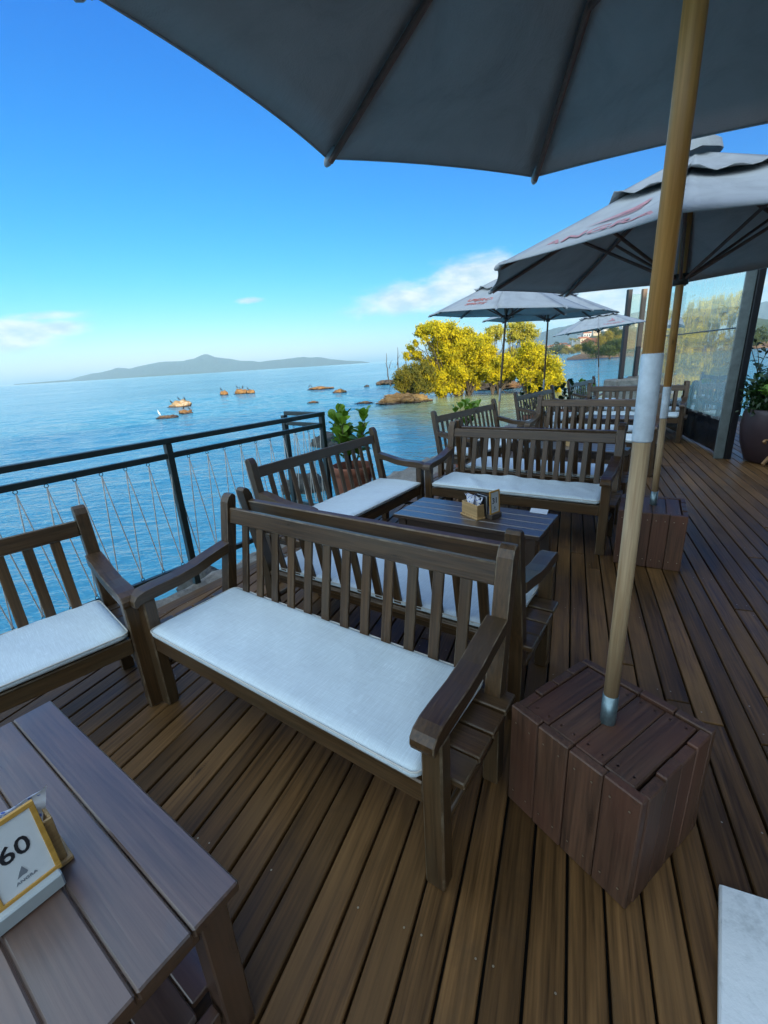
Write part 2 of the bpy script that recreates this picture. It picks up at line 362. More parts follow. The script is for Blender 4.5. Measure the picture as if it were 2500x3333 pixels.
# ------------------------------------------------------------------ mesh helpers
def tag(o, label=None, cat=None, group=None, kind=None):
    if label: o['label'] = label
    if cat: o['category'] = cat
    if group: o['group'] = group
    if kind: o['kind'] = kind
    return o
def thing(name, label, cat, loc=(0, 0, 0), rz=0., group=None):
    o = bpy.data.objects.new(name, None); COL.objects.link(o)
    o.location = loc; o.rotation_euler = (0, 0, rz); o.empty_display_size = .1
    return tag(o, label, cat, group)
class MB:
    def __init__(s): s.v = []; s.f = []; s.e = set()
    def add(s, verts, faces):
        k = len(s.v); s.v += [tuple(x) for x in verts]; s.f += [tuple(i+k for i in f) for f in faces]; return s
    def box(s, c, d, bev=.003, M=None):
        hx, hy, hz = d[0]/2, d[1]/2, d[2]/2; b = min(bev, hx*.45, hy*.45, hz*.45)
        vs, idx = [], {}
        for sx in (-1, 1):
            for sy in (-1, 1):
                for sz in (-1, 1):
                    for ax in range(3):
                        p = [sx*(hx-b), sy*(hy-b), sz*(hz-b)]; p[ax] += (sx, sy, sz)[ax]*b
                        idx[(sx, sy, sz, ax)] = len(vs); vs.append(Vector(p))
        fs = []
        for ax in range(3):
            u, w_ = (ax+1) % 3, (ax+2) % 3
            for sg in (-1, 1):
                q = []
                for a, b_ in ((-1, -1), (1, -1), (1, 1), (-1, 1)):
                    k = [0, 0, 0]; k[ax] = sg; k[u] = a; k[w_] = b_; q.append(idx[(*k, ax)])
                fs.append(q if sg > 0 else q[::-1])
            for a in (-1, 1):
                for b_ in (-1, 1):
                    k0 = [0]*3; k1 = [0]*3; k0[ax] = -1; k1[ax] = 1
                    for k in (k0, k1): k[u] = a; k[w_] = b_
                    q = [idx[(*k0, u)], idx[(*k1, u)], idx[(*k1, w_)], idx[(*k0, w_)]]
                    fs.append(q if a*b_ > 0 else q[::-1])
        for sx in (-1, 1):
            for sy in (-1, 1):
                for sz in (-1, 1):
                    q = [idx[(sx, sy, sz, a)] for a in range(3)]
                    fs.append(q if sx*sy*sz > 0 else q[::-1])
        c = Vector(c)
        vs = [(M @ v if M else v)+c for v in vs]
        k = len(s.f); s.e |= {k+i for i in range(len(fs)) if len(fs[i]) == 3 or (i % 6 > 1 and i < 18)}
        return s.add(vs, fs)
    def prism(s, prof, x0, x1, axis=0):               # profile of (a,b) extruded along an axis, ends slightly inset
        n = len(prof); vs = []
        cx = sum(p[0] for p in prof)/n; cy = sum(p[1] for p in prof)/n
        e = .0035*(1 if x1 > x0 else -1)
        rings = [(x0, .0035), (x0+e, 0), (x1-e, 0), (x1, .0035)]
        for x, ins in rings:
            for a, b in prof:
                d = math.hypot(a-cx, b-cy) or 1; k = 1-ins/d
                q = (cx+(a-cx)*k, cy+(b-cy)*k)
                vs.append((x, q[0], q[1]) if axis == 0 else ((q[0], x, q[1]) if axis == 1 else (q[0], q[1], x)))
        fs = [tuple(range(n))[::-1], tuple(range(3*n, 4*n))]
        for r in range(3):
            for i in range(n):
                j = (i+1) % n; fs.append((r*n+i, r*n+j, (r+1)*n+j, (r+1)*n+i))
        k = len(s.f); s.e |= {k+2+r*n+i for r in (0, 2) for i in range(n)}
        return s.add(vs, fs)
    def tube(s, pts, rad, n=8, cap=True):
        pts = [Vector(p) for p in pts]
        if not hasattr(rad, '__len__'): rad = [rad]*len(pts)
        vs, fs = [], []; prev = None
        for i, p in enumerate(pts):
            d = (pts[min(i+1, len(pts)-1)]-pts[max(i-1, 0)]).normalized()
            if prev is None:
                a = d.orthogonal().normalized()
            else:
                a = prev-d*prev.dot(d); a = a.normalized() if a.length > 1e-6 else d.orthogonal().normalized()
            prev = a; b = d.cross(a)
            for k in range(n):
                t = 2*math.pi*k/n; vs.append(p+(a*math.cos(t)+b*math.sin(t))*rad[i])
        for i in range(len(pts)-1):
            for k in range(n):
                j = (k+1) % n; fs.append((i*n+k, i*n+j, (i+1)*n+j, (i+1)*n+k))
        if cap: fs += [tuple(range(n))[::-1], tuple(range((len(pts)-1)*n, len(pts)*n))]
        return s.add(vs, fs)
    def lathe(s, prof, n=32, cap=False):               # (r,z) profile round the z axis
        vs, fs = [], []
        for r, z in prof:
            for k in range(n):
                t = 2*math.pi*k/n; vs.append((r*math.cos(t), r*math.sin(t), z))
        for i in range(len(prof)-1):
            for k in range(n):
                j = (k+1) % n; fs.append((i*n+k, i*n+j, (i+1)*n+j, (i+1)*n+k))
        if cap: fs += [tuple(range(n))[::-1], tuple(range((len(prof)-1)*n, len(prof)*n))]
        return s.add(vs, fs)
    def torus(s, c, R_, r, M=None, n=12, m=6):
        vs, fs = [], []
        for i in range(n):
            t = 2*math.pi*i/n
            for j in range(m):
                u = 2*math.pi*j/m; q = Vector(((R_+r*math.cos(u))*math.cos(t), (R_+r*math.cos(u))*math.sin(t), r*math.sin(u)))
                vs.append((M @ q if M else q)+Vector(c))
        for i in range(n):
            for j in range(m):
                a, b = (i+1) % n, (j+1) % m; fs.append((i*m+j, a*m+j, a*m+b, i*m+b))
        return s.add(vs, fs)
    def mesh(s, name, mat, smooth=False):
        me = bpy.data.meshes.new(name); me.from_pydata(s.v, [], s.f); me.materials.append(mat)
        if s.e and mat in WORN:
            me.materials.append(WORN[mat]); ix = np.zeros(len(s.f), dtype=np.int32); ix[list(s.e)] = 1
            me.polygons.foreach_set('material_index', ix)
        if smooth: me.polygons.foreach_set('use_smooth', [True]*len(me.polygons))
        me.update(); return me
    def build(s, name, mat, parent=None, smooth=False, loc=None, rot=None):
        return obj(name, s.mesh(name, mat, smooth), parent, loc, rot)
def obj(name, me, parent=None, loc=None, rot=None):
    o = bpy.data.objects.new(name, me); COL.objects.link(o); o.parent = parent
    if loc is not None: o.location = loc
    if rot is not None: o.rotation_euler = rot
    return o
def boxmesh(name, d, mat, bev=.004): return MB().box((0, 0, 0), d, bev).mesh(name, mat)
def children_of(o): return KIDS.get(o.name, [c for c in o.children])
KIDS = {}
def copy_tree(o, parent=None):
    c = o.copy(); COL.objects.link(c); c.parent = parent
    for ch in list(o.children): copy_tree(ch, c)
    return c
def text_mesh(name, body, size, mat, extrude=.0004, shear=0., xs=1.0):
    cu = bpy.data.curves.new(name, 'FONT'); cu.body = body; cu.size = size; cu.align_x = 'CENTER'; cu.align_y = 'CENTER'
    cu.extrude = extrude; cu.shear = shear; cu.resolution_u = 3; cu.offset = size*.012
    o = bpy.data.objects.new(name, cu); COL.objects.link(o)
    dg = bpy.context.evaluated_depsgraph_get(); me = bpy.data.meshes.new_from_object(o.evaluated_get(dg))
    bpy.data.objects.remove(o); me.name = name; me.materials.clear(); me.materials.append(mat)
    if xs != 1: me.transform(Matrix.Scale(xs, 4, (1, 0, 0)))
    return me

# ------------------------------------------------------------------ the sea
def sea():
    nx, ny = 300, 330
    xs = np.linspace(-42, 26, nx); ys = np.linspace(1.0, 78, ny)
    X, Yg = np.meshgrid(xs, ys); Z = np.zeros_like(X)
    rg = np.random.default_rng(3)
    for i in range(46):
        lam = rg.uniform(.45, 1.9)*(1 if i < 40 else 2); th = R(112)+rg.normal(0, .5); k = 2*np.pi/lam
        Z += .0027*lam**.9*np.sin(k*(X*np.cos(th)+Yg*np.sin(th))+rg.uniform(0, 6.28))
    ed = np.minimum.reduce([X+42, 26-X, Yg-1, 78-Yg]); Z *= np.clip(ed/26, 0, 1)*np.where(ed < 26, .999, 1); Z *= np.clip(1.15-Yg/80, .2, 1)
    sh = np.clip((X-1.5)/8, 0, 1)*.65; Z *= (1-sh)
    V = np.stack([X, Yg, Z+SEA], -1).reshape(-1, 3)
    i = np.arange(nx*ny).reshape(ny, nx)
    F = np.stack([i[:-1, :-1], i[:-1, 1:], i[1:, 1:], i[1:, :-1]], -1).reshape(-1, 4)
    k = len(V); B = 9000.
    rx, ry = [-B, -42, 26, B], [-300, 1.0, 78, B]
    E_ = [(x, y, SEA) for y in ry for x in rx]
    FF = []
    for a in range(3):
        for b in range(3):
            if a == 1 and b == 1: continue
            q = a*4+b; FF.append((k+q, k+q+1, k+q+5, k+q+4))
    me = bpy.data.meshes.new('sea'); me.from_pydata(V.tolist()+E_, [], F.tolist()+FF)
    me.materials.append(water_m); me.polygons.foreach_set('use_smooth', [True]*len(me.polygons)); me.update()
    tag(obj('sea', me), kind='structure')
sea()

# ------------------------------------------------------------------ deck
PD = R(67.1); DD = Vector((math.cos(PD), math.sin(PD))); DN = Vector((math.sin(PD), -math.cos(PD)))
ED0 = Vector((-1.575, 2.66)); EA = R(54.6); EDIR = Vector((math.cos(EA), math.sin(EA))); EN = Vector((-math.sin(EA), math.cos(EA)))  # deck edge, EN points to the sea
PITCHW, GAP = .0978, .0085
EB = .115                                              # width of the border boards along the edge
e_in = ED0-EN*EB
def d_at_edge(n):                                      # distance along the plank direction where it meets the border
    # point DD*d + DN*n on line e_in + EDIR*t
    q = e_in-DN*n; return (q.x*EDIR.y-q.y*EDIR.x)/(DD.x*EDIR.y-DD.y*EDIR.x)
deck = MB()
c0, c1 = ED0-EDIR*4.2, ED0+EDIR*15.5
poly = [c0, DD*d_at_edge(-2.0)+DN*-2.0, DD*11.5+DN*(-.3), DD*11.5+DN*3.72, DD*-2.6+DN*3.72]
poly[0] = ED0-EDIR*4.2
ppn = len(poly)
vs = [(q.x, q.y, -.034) for q in poly]+[(q.x, q.y, -.20) for q in poly]
deck.add(vs, [tuple(range(ppn))[::-1], tuple(range(ppn, 2*ppn))]+[(i, (i+1) % ppn, ppn+(i+1) % ppn, ppn+i) for i in range(ppn)])
deck_o = deck.build('deck', dark_sheet_m); tag(deck_o, kind='structure')
def plank(p00, p10, p11, p01, name='deck_plank'):     # world XY corners; own local frame along the plank
    o2 = (p00+p10+p11+p01)/4; ang = math.atan2(p10.y-p00.y, p10.x-p00.x); ca, sa = math.cos(-ang), math.sin(-ang)
    L = []
    for q in (p00, p10, p11, p01):
        d = q-o2; L.append(Vector((d.x*ca-d.y*sa, d.x*sa+d.y*ca)))
    c = .0035; dz = RNG.normal(0, .0012)
    ins = [Vector((v.x-math.copysign(c*.4, v.x), v.y-math.copysign(c, v.y))) for v in L]
    vs = [(v.x, v.y, -.03) for v in L]+[(v.x, v.y, -c) for v in L]+[(v.x, v.y, 0) for v in ins]
    fs = [(3, 2, 1, 0), (8, 9, 10, 11)]
    for r in range(2):
        for i in range(4):
            j = (i+1) % 4; fs.append((r*4+i, r*4+j, r*4+4+j, r*4+4+i))
    MB().add(vs, fs).build(name, deck_w, deck_o, loc=(o2.x, o2.y, dz), rot=(RNG.normal(0, .0015), 0, ang))
screws = MB()
n_plank = 0
for k in range(-29, 38):
    n0 = -.005+k*PITCHW; n1 = n0+PITCHW-GAP
    dlo = -1.0 if n0 < 1.2 else -.4
    e0, e1 = d_at_edge(n0), d_at_edge(n1)
    cap = 11.5 if n0 < 2.6 else 10.5
    d = dlo+RNG.uniform(-1.5, 0.3); ends = min(max(e0, e1), cap)
    if ends < dlo: continue
    while d < ends-.3:
        L = RNG.uniform(3.2, 4.6) if n0 < 1.5 else RNG.uniform(4.4, 5.8); d2 = d+L
        if d2 > ends-1.0: d2 = ends
        last = d2 >= ends
        a0, a1 = (min(e0, cap), min(e1, cap)) if last else (d2, d2)
        if d2 > dlo:
            plank(DD*d+DN*n0, DD*(a0-.003)+DN*n0, DD*(a1-.003)+DN*n1, DD*d+DN*n1); n_plank += 1
            x = math.ceil(max(d, 0)/.62)*.62+.11
            for xx in [max(d, -1)+.05]+list(np.arange(x, min(d2, 6), .62))+[d2-.05]:
                for nn in (n0+.02, n1-.02):
                    if RNG.random() < .32:
                        q = DD*xx+DN*(nn+RNG.normal(0, .003)); r = .0032
                        screws.add([(q.x+r*math.cos(t), q.y+r*math.sin(t), .0022) for t in np.arange(6)*math.pi/3], [tuple(range(6))])
        d = d2+.006
t = -4.2
while t < 14.5:
    L = RNG.uniform(2.6, 3.8); a, b = ED0+EDIR*t, ED0+EDIR*(t+L-.005)
    plank(a-EN*EB*.94, b-EN*EB*.94, b, a); t += L
tag(screws.build('screw_heads', screw_m, deck_o), kind='stuff')

# rough stone ledge outside the deck edge
def ledge():
    nt, nu = 230, 16; vs, fs = [], []
    for i in range(nt):
        t = -4.5+i*.085
        wd = .22+.05*mnoise.noise((t*1.3, 0, 4)) if t < 2.4 else .22+.5*min(1, (t-2.4)/1.2)+.12*mnoise.noise((t*.8, 3, 4))
        for j in range(nu):
            u = j/(nu-1)
            if u < .55: o = u/.55*wd; z = -.045
            else: o = wd+(u-.55)/.45*.35; z = -.045-((u-.55)/.45)**.7*1.4
            q = ED0+EDIR*t+EN*(o+.004)
            nz_ = mnoise.fractal((q.x*5, q.y*5, z*4), 1, 2, 4)
            vs.append((q.x+EN.x*nz_*.03*(j > 0), q.y+EN.y*nz_*.03*(j > 0), z+nz_*.030-.012))
    for i in range(nt-1):
        for j in range(nu-1):
            a = i*nu+j; fs.append((a, a+1, a+nu+1, a+nu))
    tag(MB().add(vs, fs).build('shore_ledge', ledge_m, smooth=True), kind='structure')
ledge()

# white painted paver let into the deck by the right hand corner of the view
q0, q1, q2 = Vector((.886, .846)), Vector((.62, .487)), Vector((1.50, .58))
q3 = q1+(q2-q0)
vs, fs = [], []
pav = MB(); pts = [q0, q1, q3, q2]
cen = sum(pts, Vector((0, 0)))/4
for z, ins in ((.002, 0), (.018, 0), (.024, .006)):
    for q in pts: d = (cen-q).normalized()*ins; pav.v.append((q.x+d.x-cen.x, q.y+d.y-cen.y, z))
pav.f = [(8, 9, 10, 11)[::-1]]+[(r*4+i, r*4+4+i, r*4+4+(i+1) % 4, r*4+(i+1) % 4) for r in range(2) for i in range(4)]
tag(pav.build('stone_slab', paver_m, loc=(cen.x, cen.y, 0)), 'white weathered stone slab on the deck beside the umbrella base', 'slab')

# ------------------------------------------------------------------ benches
BW, BDp = 1.511, .469
LEAN = .095
def post_y(z):                                         # centre line of the rear post
    return BDp/2-.028+(0 if z < .38 else LEAN*((z-.38)/.52))
bench_meshes = {}
def make_bench():
    t = thing('slatted_bench', '', 'bench')
    fl = MB().box((0, 0, 0), (.064, .055, .552), .006).mesh('leg', bench_w[2])
    for sx in (-1, 1): obj('leg', fl, t, (sx*(BW/2-.032), -BDp/2+.0275, .276))
    # rear posts, leaning back above the seat, with a worn rounded top
    prof = []
    for z in (0, .36, .40, .55, .70, .86): prof.append((post_y(z)-.026, z))
    prof += [(post_y(.886)-.017, .886), (post_y(.90)-.004, .897), (post_y(.90)+.012, .896), (post_y(.886)+.024, .884)]
    for z in (.86, .70, .55, .40, .36, 0): prof.append((post_y(z)+.026, z))
    pm = MB().prism(prof[::-1], -.028, .028).mesh('rear_post', bench_w[2])
    for sx in (-1, 1): obj('rear_post', pm, t, (sx*(BW/2-.03), 0, 0))
    # arms: dip from the post, flat, rounded nose
    top = [(post_y(.64)-.024, .662), (.12, .640), (.03, .618), (-.06, .608), (-.16, .606), (-.22, .602), (-.255, .592), (-.272, .574), (-.274, .556)]
    bot = [(-.268, .542), (-.245, .5525), (-.16, .5535), (-.05, .558), (.04, .570), (.12, .592), (post_y(.60)-.024, .612)]
    am = MB().prism((top+bot)[::-1], -.036, .036).mesh('arm', bench_w[1])
    for sx in (-1, 1): obj('arm', am, t, (sx*(BW/2-.036), 0, 0))
    th = math.atan2(LEAN, .52)
    inner = BW-.116
    tr = MB().box((0, 0, 0), (inner, .032, .078), .005).mesh('top_rail', bench_w[0])
    obj('top_rail', tr, t, (0, post_y(.792), .792), (-th, 0, 0))
    lr = MB().box((0, 0, 0), (inner, .030, .066), .005).mesh('back_rail', bench_w[0])
    obj('back_rail', lr, t, (0, post_y(.375), .355))
    z0, z1 = .386, .756
    sl = MB().box((0, 0, 0), (.043, .015, (z1-z0)/math.cos(th)), .003).mesh('back_slat', bench_w[2])
    for i in range(12):
        x = -inner/2+inner*(i+1)/13
        obj('back_slat', sl, t, (x, post_y((z0+z1)/2), (z0+z1)/2), (-th, 0, 0))
    ss = MB().box((0, 0, 0), (BW+.07, .094, .024), .004).mesh('seat_slat', bench_w[0])
    for i in range(4):
        y = -.128+i*.104
        wmesh = ss
        obj('seat_slat', wmesh, t, (0, y, .372-.004*math.sin(math.pi*i/3)))
    obj('front_apron', MB().box((0, 0, 0), (BW-.130, .030, .078), .005).mesh('front_apron', bench_w[0]), t, (0, -BDp/2+.022, .342))
    sr = MB().box((0, 0, 0), (.028, BDp-.11, .065), .004).mesh('side_rail', bench_w[1])
    st = MB().tube([(0, -BDp/2+.05, 0), (0, BDp/2-.05, 0)], .0155, 10).mesh('stretcher', bench_w[1], True)
    for sx in (-1, 1):
        obj('side_rail', sr, t, (sx*(BW/2-.034), 0, .325)); obj('stretcher', st, t, (sx*(BW/2-.034), 0, .195))
    return t
bpy.context.view_layer.update()
bench0 = make_bench()

def cushion_mesh(seed, wrinkle=0.0):
    W, D, T = 1.372, .462, .042
    rg = np.random.default_rng(seed)
    nx, ny = 60, 22; r = .024
    def rr(x, y):                                      # rounded-rectangle squeeze
        cx, cy = W/2-.030, D/2-.030
        ax, ay = abs(x), abs(y)
        if ax > cx and ay > cy:
            d = math.hypot(ax-cx, ay-cy); m = max(ax-cx, ay-cy)
            if d > 1e-9: k = m/d; return math.copysign(cx+(ax-cx)*k, x), math.copysign(cy+(ay-cy)*k, y)
        return x, y
    vs, fs = [], []
    ph = rg.uniform(0, 6, 8)
    def grid(zs):
        k = len(vs)
        for j in range(ny):
            for i in range(nx):
                a = math.sin((i/(nx-1)-.5)*math.pi)*.5 if False else (i/(nx-1)-.5)
                x, y = rr(a*W, (j/(ny-1)-.5)*D)
                ex = min(W/2-abs(a*W), D/2-abs((j/(ny-1)-.5)*D)); e = min(1, ex/.020); rise = math.sqrt(max(0, 1-(1-e)**2))
                crown = .004*(1-(2*y/D)**2)
                z = T/2*(.42+.58*rise)+crown*rise
                if zs > 0:
                    z += (.0026*math.sin(x*9+ph[0])*math.sin(y*8+ph[1])+.0016*math.sin(x*23+y*17+ph[2])+.003*mnoise.noise((x*5+seed, y*9, 3)))*rise
                    if wrinkle: z += wrinkle*rise*max(0, mnoise.noise((x*7+y*6+seed, y*3-x*2, 1.7)))*1.3-.0
                vs.append((x, y, T/2+zs*z if zs > 0 else T/2-(T/2*(.30+.70*rise))))
        for j in range(ny-1):
            for i in range(nx-1):
                q = (k+j*nx+i, k+j*nx+i+1, k+(j+1)*nx+i+1, k+(j+1)*nx+i); fs.append(q if zs > 0 else q[::-1])
        return k
    a = grid(1); b = grid(-1)
    per = [i for i in range(nx)]+[j*nx+nx-1 for j in range(1, ny)]+[(ny-1)*nx+i for i in range(nx-2, -1, -1)]+[j*nx for j in range(ny-2, 0, -1)]
    for q in range(len(per)):
        c, d = per[q], per[(q+1) % len(per)]; fs.append((a+d, a+c, b+c, b+d))
    me = MB().add(vs, fs).mesh('seat_cushion', linen_m, True)
    pp = [Vector(vs[a+i])*1.0 for i in per]; pp = [Vector((p.x*1.001, p.y*1.002, T/2+.012)) for p in pp]
    pm = MB().tube(pp+[pp[0]], .0032, 5, False).mesh('piping', piping_m, True)
    return me, pm

BEN = [  # key, x, y, yaw, label, cushion label, wrinkle
 ('A', -.368, 1.507, -35.9, 'large dark brown slatted bench in front, beside the nearest wooden umbrella base', 'long white cushion on the front bench beside the nearest umbrella base', 0),
 ('B', .030, 2.112, 145.0, 'brown slatted bench facing table 31, back to back with the front bench', 'white cushion facing table 31, seen through the slats of the front bench', 0),
 ('C', -.240, 3.487, 54.5, 'brown slatted bench beside table 31, in front of the terracotta pot', 'white cushion on the bench in front of the terracotta pot', .002),
 ('D', 1.138, 3.660, -34.7, 'brown slatted bench behind table 31, facing the camera', 'creased white cushion on the bench behind table 31', .016),
 ('D2', 1.545, 4.262, 145.2, 'brown slatted bench back to back with the bench behind table 31', 'white cushion showing through the slats of the bench behind table 31', 0),
 ('E', 1.360, 5.643, 47.8, 'brown slatted side bench by the water, next one after the terracotta pot', 'white cushion on the side bench next after the terracotta pot', 0),
 ('F', 2.692, 5.691, -35.2, 'brown slatted bench of the second row, its right end hidden by the thick pole', 'white cushion of the second row bench, its end showing beside the thick pole', 0),
 ('F2', 3.095, 6.293, 145.0, 'brown slatted bench back to back with the second row bench', 'white cushion showing through the slats of the second row bench', 0),
 ('G', 2.905, 7.581, 47.5, 'brown slatted side bench by the water below the umbrella with red lettering', 'white cushion on the side bench below the umbrella with red lettering', 0),
 ('H', 4.187, 7.462, -36.9, 'brown slatted bench at the far end next to the clear plastic curtain', 'white cushion of the far bench beside the plastic curtain', 0),
 ('H2', 4.590, 8.064, 144.0, 'brown slatted bench back to back with the far bench by the plastic curtain', 'white cushion showing behind the far bench by the plastic curtain', 0),
 ('I', 4.556, 9.526, 46.5, 'farthest brown slatted side bench, in front of the leafy clusia shrub', 'white cushion on the farthest side bench near the stone plinth', 0),
 ('Z', -1.806, 1.396, 44.8, 'brown slatted bench at the left edge, its back against the black railing', 'white cushion on the bench whose back is against the black railing', 0)]
cush = {}
for i, (k, x, y, a, lb, cl_, wr) in enumerate(BEN):
    o = bench0 if i == 0 else copy_tree(bench0)
    o.location = (x, y, .003); o.rotation_euler = (0, 0, R(a)); o['label'] = lb; o['group'] = 'slatted benches on the deck'
    key = wr if wr else ('p', i % 3)
    if key not in cush: cush[key] = cushion_mesh(i+1, wr)
    me, pm = cush[key]
    ca, sa = math.cos(R(a)), math.sin(R(a)); ly = -.012
    c = obj('seat_cushion', me, None, (x-ly*sa, y+ly*ca, .389), (0, 0, R(a+(.4 if k == 'D' else 0))))
    tag(c, cl_, 'cushion', 'white seat cushions on the benches'); obj('piping', pm, c)

# ------------------------------------------------------------------ tables
TH, TW, TD = .4725, 1.0, .43
def make_table():
    t = thing('low_table', '', 'table')
    pw = TD/4
    tp = MB().box((0, 0, 0), (TW, pw-.0032, .028), .004).mesh('top_plank', table_w[0])
    for i in range(4): obj('top_plank', tp, t, (0, -TD/2+pw*(i+.5), TH-.014))
    lg = MB().box((0, 0, 0), (.062, .062, TH-.03), .004).mesh('leg', table_w[2])
    for sx in (-1, 1):
        for sy in (-1, 1): obj('leg', lg, t, (sx*(TW/2-.055), sy*(TD/2-.055), (TH-.03)/2))
    ax = MB().box((0, 0, 0), (TW-.174, .024, .06), .003).mesh('apron', table_w[0]); ay = MB().box((0, 0, 0), (.024, TD-.174, .06), .003).mesh('apron', table_w[1])
    for s_ in (-1, 1):
        obj('apron', ax, t, (0, s_*(TD/2-.045), TH-.062)); obj('apron', ay, t, (s_*(TW/2-.045), 0, TH-.062))
    sp = MB().box((0, 0, 0), (TW-.14, .088, .022), .003)
    sm = sp.mesh('shelf_plank', table_w[0]); sn = MB().box((0, 0, 0), (TW-.185, .088, .022), .003).mesh('shelf_plank', table_w[0])
    for i in range(4):
        y = -.138+i*.092
        obj('shelf_plank', sn if i in (0, 3) else sm, t, (0, y, .135))
    bt = MB().box((0, 0, 0), (.03, TD-.18, .04), .003).mesh('shelf_bearer', table_w[1])
    for s_ in (-1, 1): obj('shelf_bearer', bt, t, (s_*(TW/2-.055), 0, .104))
    return t
tab0 = make_table()
TABS = [(.595, 2.827, -35.0, 'low dark plank table carrying the number 31 sign and a napkin box'),
        (-.880, .769, -36.5, 'low dark plank table at the lower left corner carrying the number 60 sign'),
        (2.13, 4.86, -35.2, 'low dark table seen through the slats of the bench across table 31'),
        (3.66, 6.80, -36.0, 'low dark table between the second row bench and the far bench'),
        (5.32, 8.72, -36.5, 'low dark table behind the far bench by the plastic curtain')]
for i, (x, y, a, lb) in enumerate(TABS):
    o = tab0 if i == 0 else copy_tree(tab0)
    o.location = (x, y, .003); o.rotation_euler = (0, 0, R(a)); o['label'] = lb; o['group'] = 'low plank tables between the benches'
    if i == 1:                                         # this one is older and greyer
        sw = dict(zip(table_w, table_old)); sw.update({WORN[a_]: WORN[b_] for a_, b_ in zip(table_w, table_old)}); done = {}
        for ch in o.children:
            if ch.data.name not in done:
                me = ch.data.copy(); done[ch.data.name] = me
                for q in range(len(me.materials)): me.materials[q] = sw[me.materials[q]]
            ch.data = done[ch.data.name]
TZ = TH+.0035

def napkin_mesh(seed, spread=.5):
    mb = MB(); rg = random.Random(seed)
    for k in range(5):
        side = -1 if k < 3 else 1
        w_, h_ = .11, .085; nx, ny = 8, 7; base = len(mb.v); lean = side*(.25+.3*rg.random())*spread*2; off = side*.014+rg.uniform(-.006, .006)
        ph = rg.uniform(0, 6); vs = []; fs = []
        for j in range(ny):
            v = j/(ny-1)
            for i in range(nx):
                u = i/(nx-1)-.5
                x = u*w_*(.75+.3*v)+off*.4; z = -.03+v*h_*(1-.25*abs(lean))
                yy = .008*math.sin(u*9+ph+v*3)+.004*math.sin(v*12+ph)
                vs.append((x*.8+off*1.2+lean*v*.055, yy+rg.uniform(-.001, .001)+.006*(k-2), z+.006*math.sin(u*7+ph)*v))
        for j in range(ny-1):
            for i in range(nx-1): fs.append((j*nx+i, j*nx+i+1, (j+1)*nx+i+1, (j+1)*nx+i))
        mb.add(vs, fs)
    return mb
def napkin_material():
    m, t, p = newmat('printed_napkin')
    tc = t.n('ShaderNodeTexCoord').outputs['Object']
    vo = t.n('ShaderNodeTexVoronoi'); vo.inputs['Scale'].default_value = 75; t.link(tc, vo.inputs['Vector'])
    f = t.maprange(vo.outputs['Distance'], .25, .38, 1, 0, True)
    t.link(t.mix(f, (.80, .81, .86), (.12, .20, .55)), p.inputs['Base Color']); setp(p, Roughness=.8); return m
napkin_m = napkin_material()
def napkin_box(x, y, z, a, lb, lb2, w_=.155, d_=.075, h=.085, mat=None):
    mat = mat or pine
    t = thing('napkin_holder', lb, 'napkin box', (x, y, z), a)
    th = .007
    pf = MB().box((0, 0, 0), (w_, th, h), .0015).mesh('side_panel', mat); pe = MB().box((0, 0, 0), (th, d_-2*th-.001, h), .0015).mesh('end_panel', mat)
    for s_ in (-1, 1):
        obj('side_panel', pf, t, (0, s_*(d_/2-th/2), h/2+.012)); obj('end_panel', pe, t, (s_*(w_/2-th/2), 0, h/2+.012))
    obj('base_board', MB().box((0, 0, 0), (w_+.016, d_+.016, .012), .002).mesh('base_board', mat), t, (0, 0, .006))
    nb = napkin_mesh(int(x*100) % 97).build('napkin_bunch', napkin_m, None, True, loc=(x, y, z+h+.010), rot=(0, 0, a))
    tag(nb, lb2, 'napkins')
    return t
A31 = math.atan2(2.689-2.836, .603-.529)
hc = Vector(((.529+.661)/2, (2.836+2.739)/2))
napkin_box(hc.x, hc.y, TZ, A31, 'light wooden napkin box on table 31', 'white napkins with blue print fanned out of the box on table 31', .160, .078)
napkin_box(2.10, 4.90, TZ, R(-80), 'light wooden napkin box on the table behind the bench across table 31', 'printed napkins in the box on the table behind the bench across table 31')
napkin_box(5.35, 8.80, TZ, R(-60), 'light wooden napkin box on the table behind the far bench', 'printed napkins standing in the box behind the far bench')

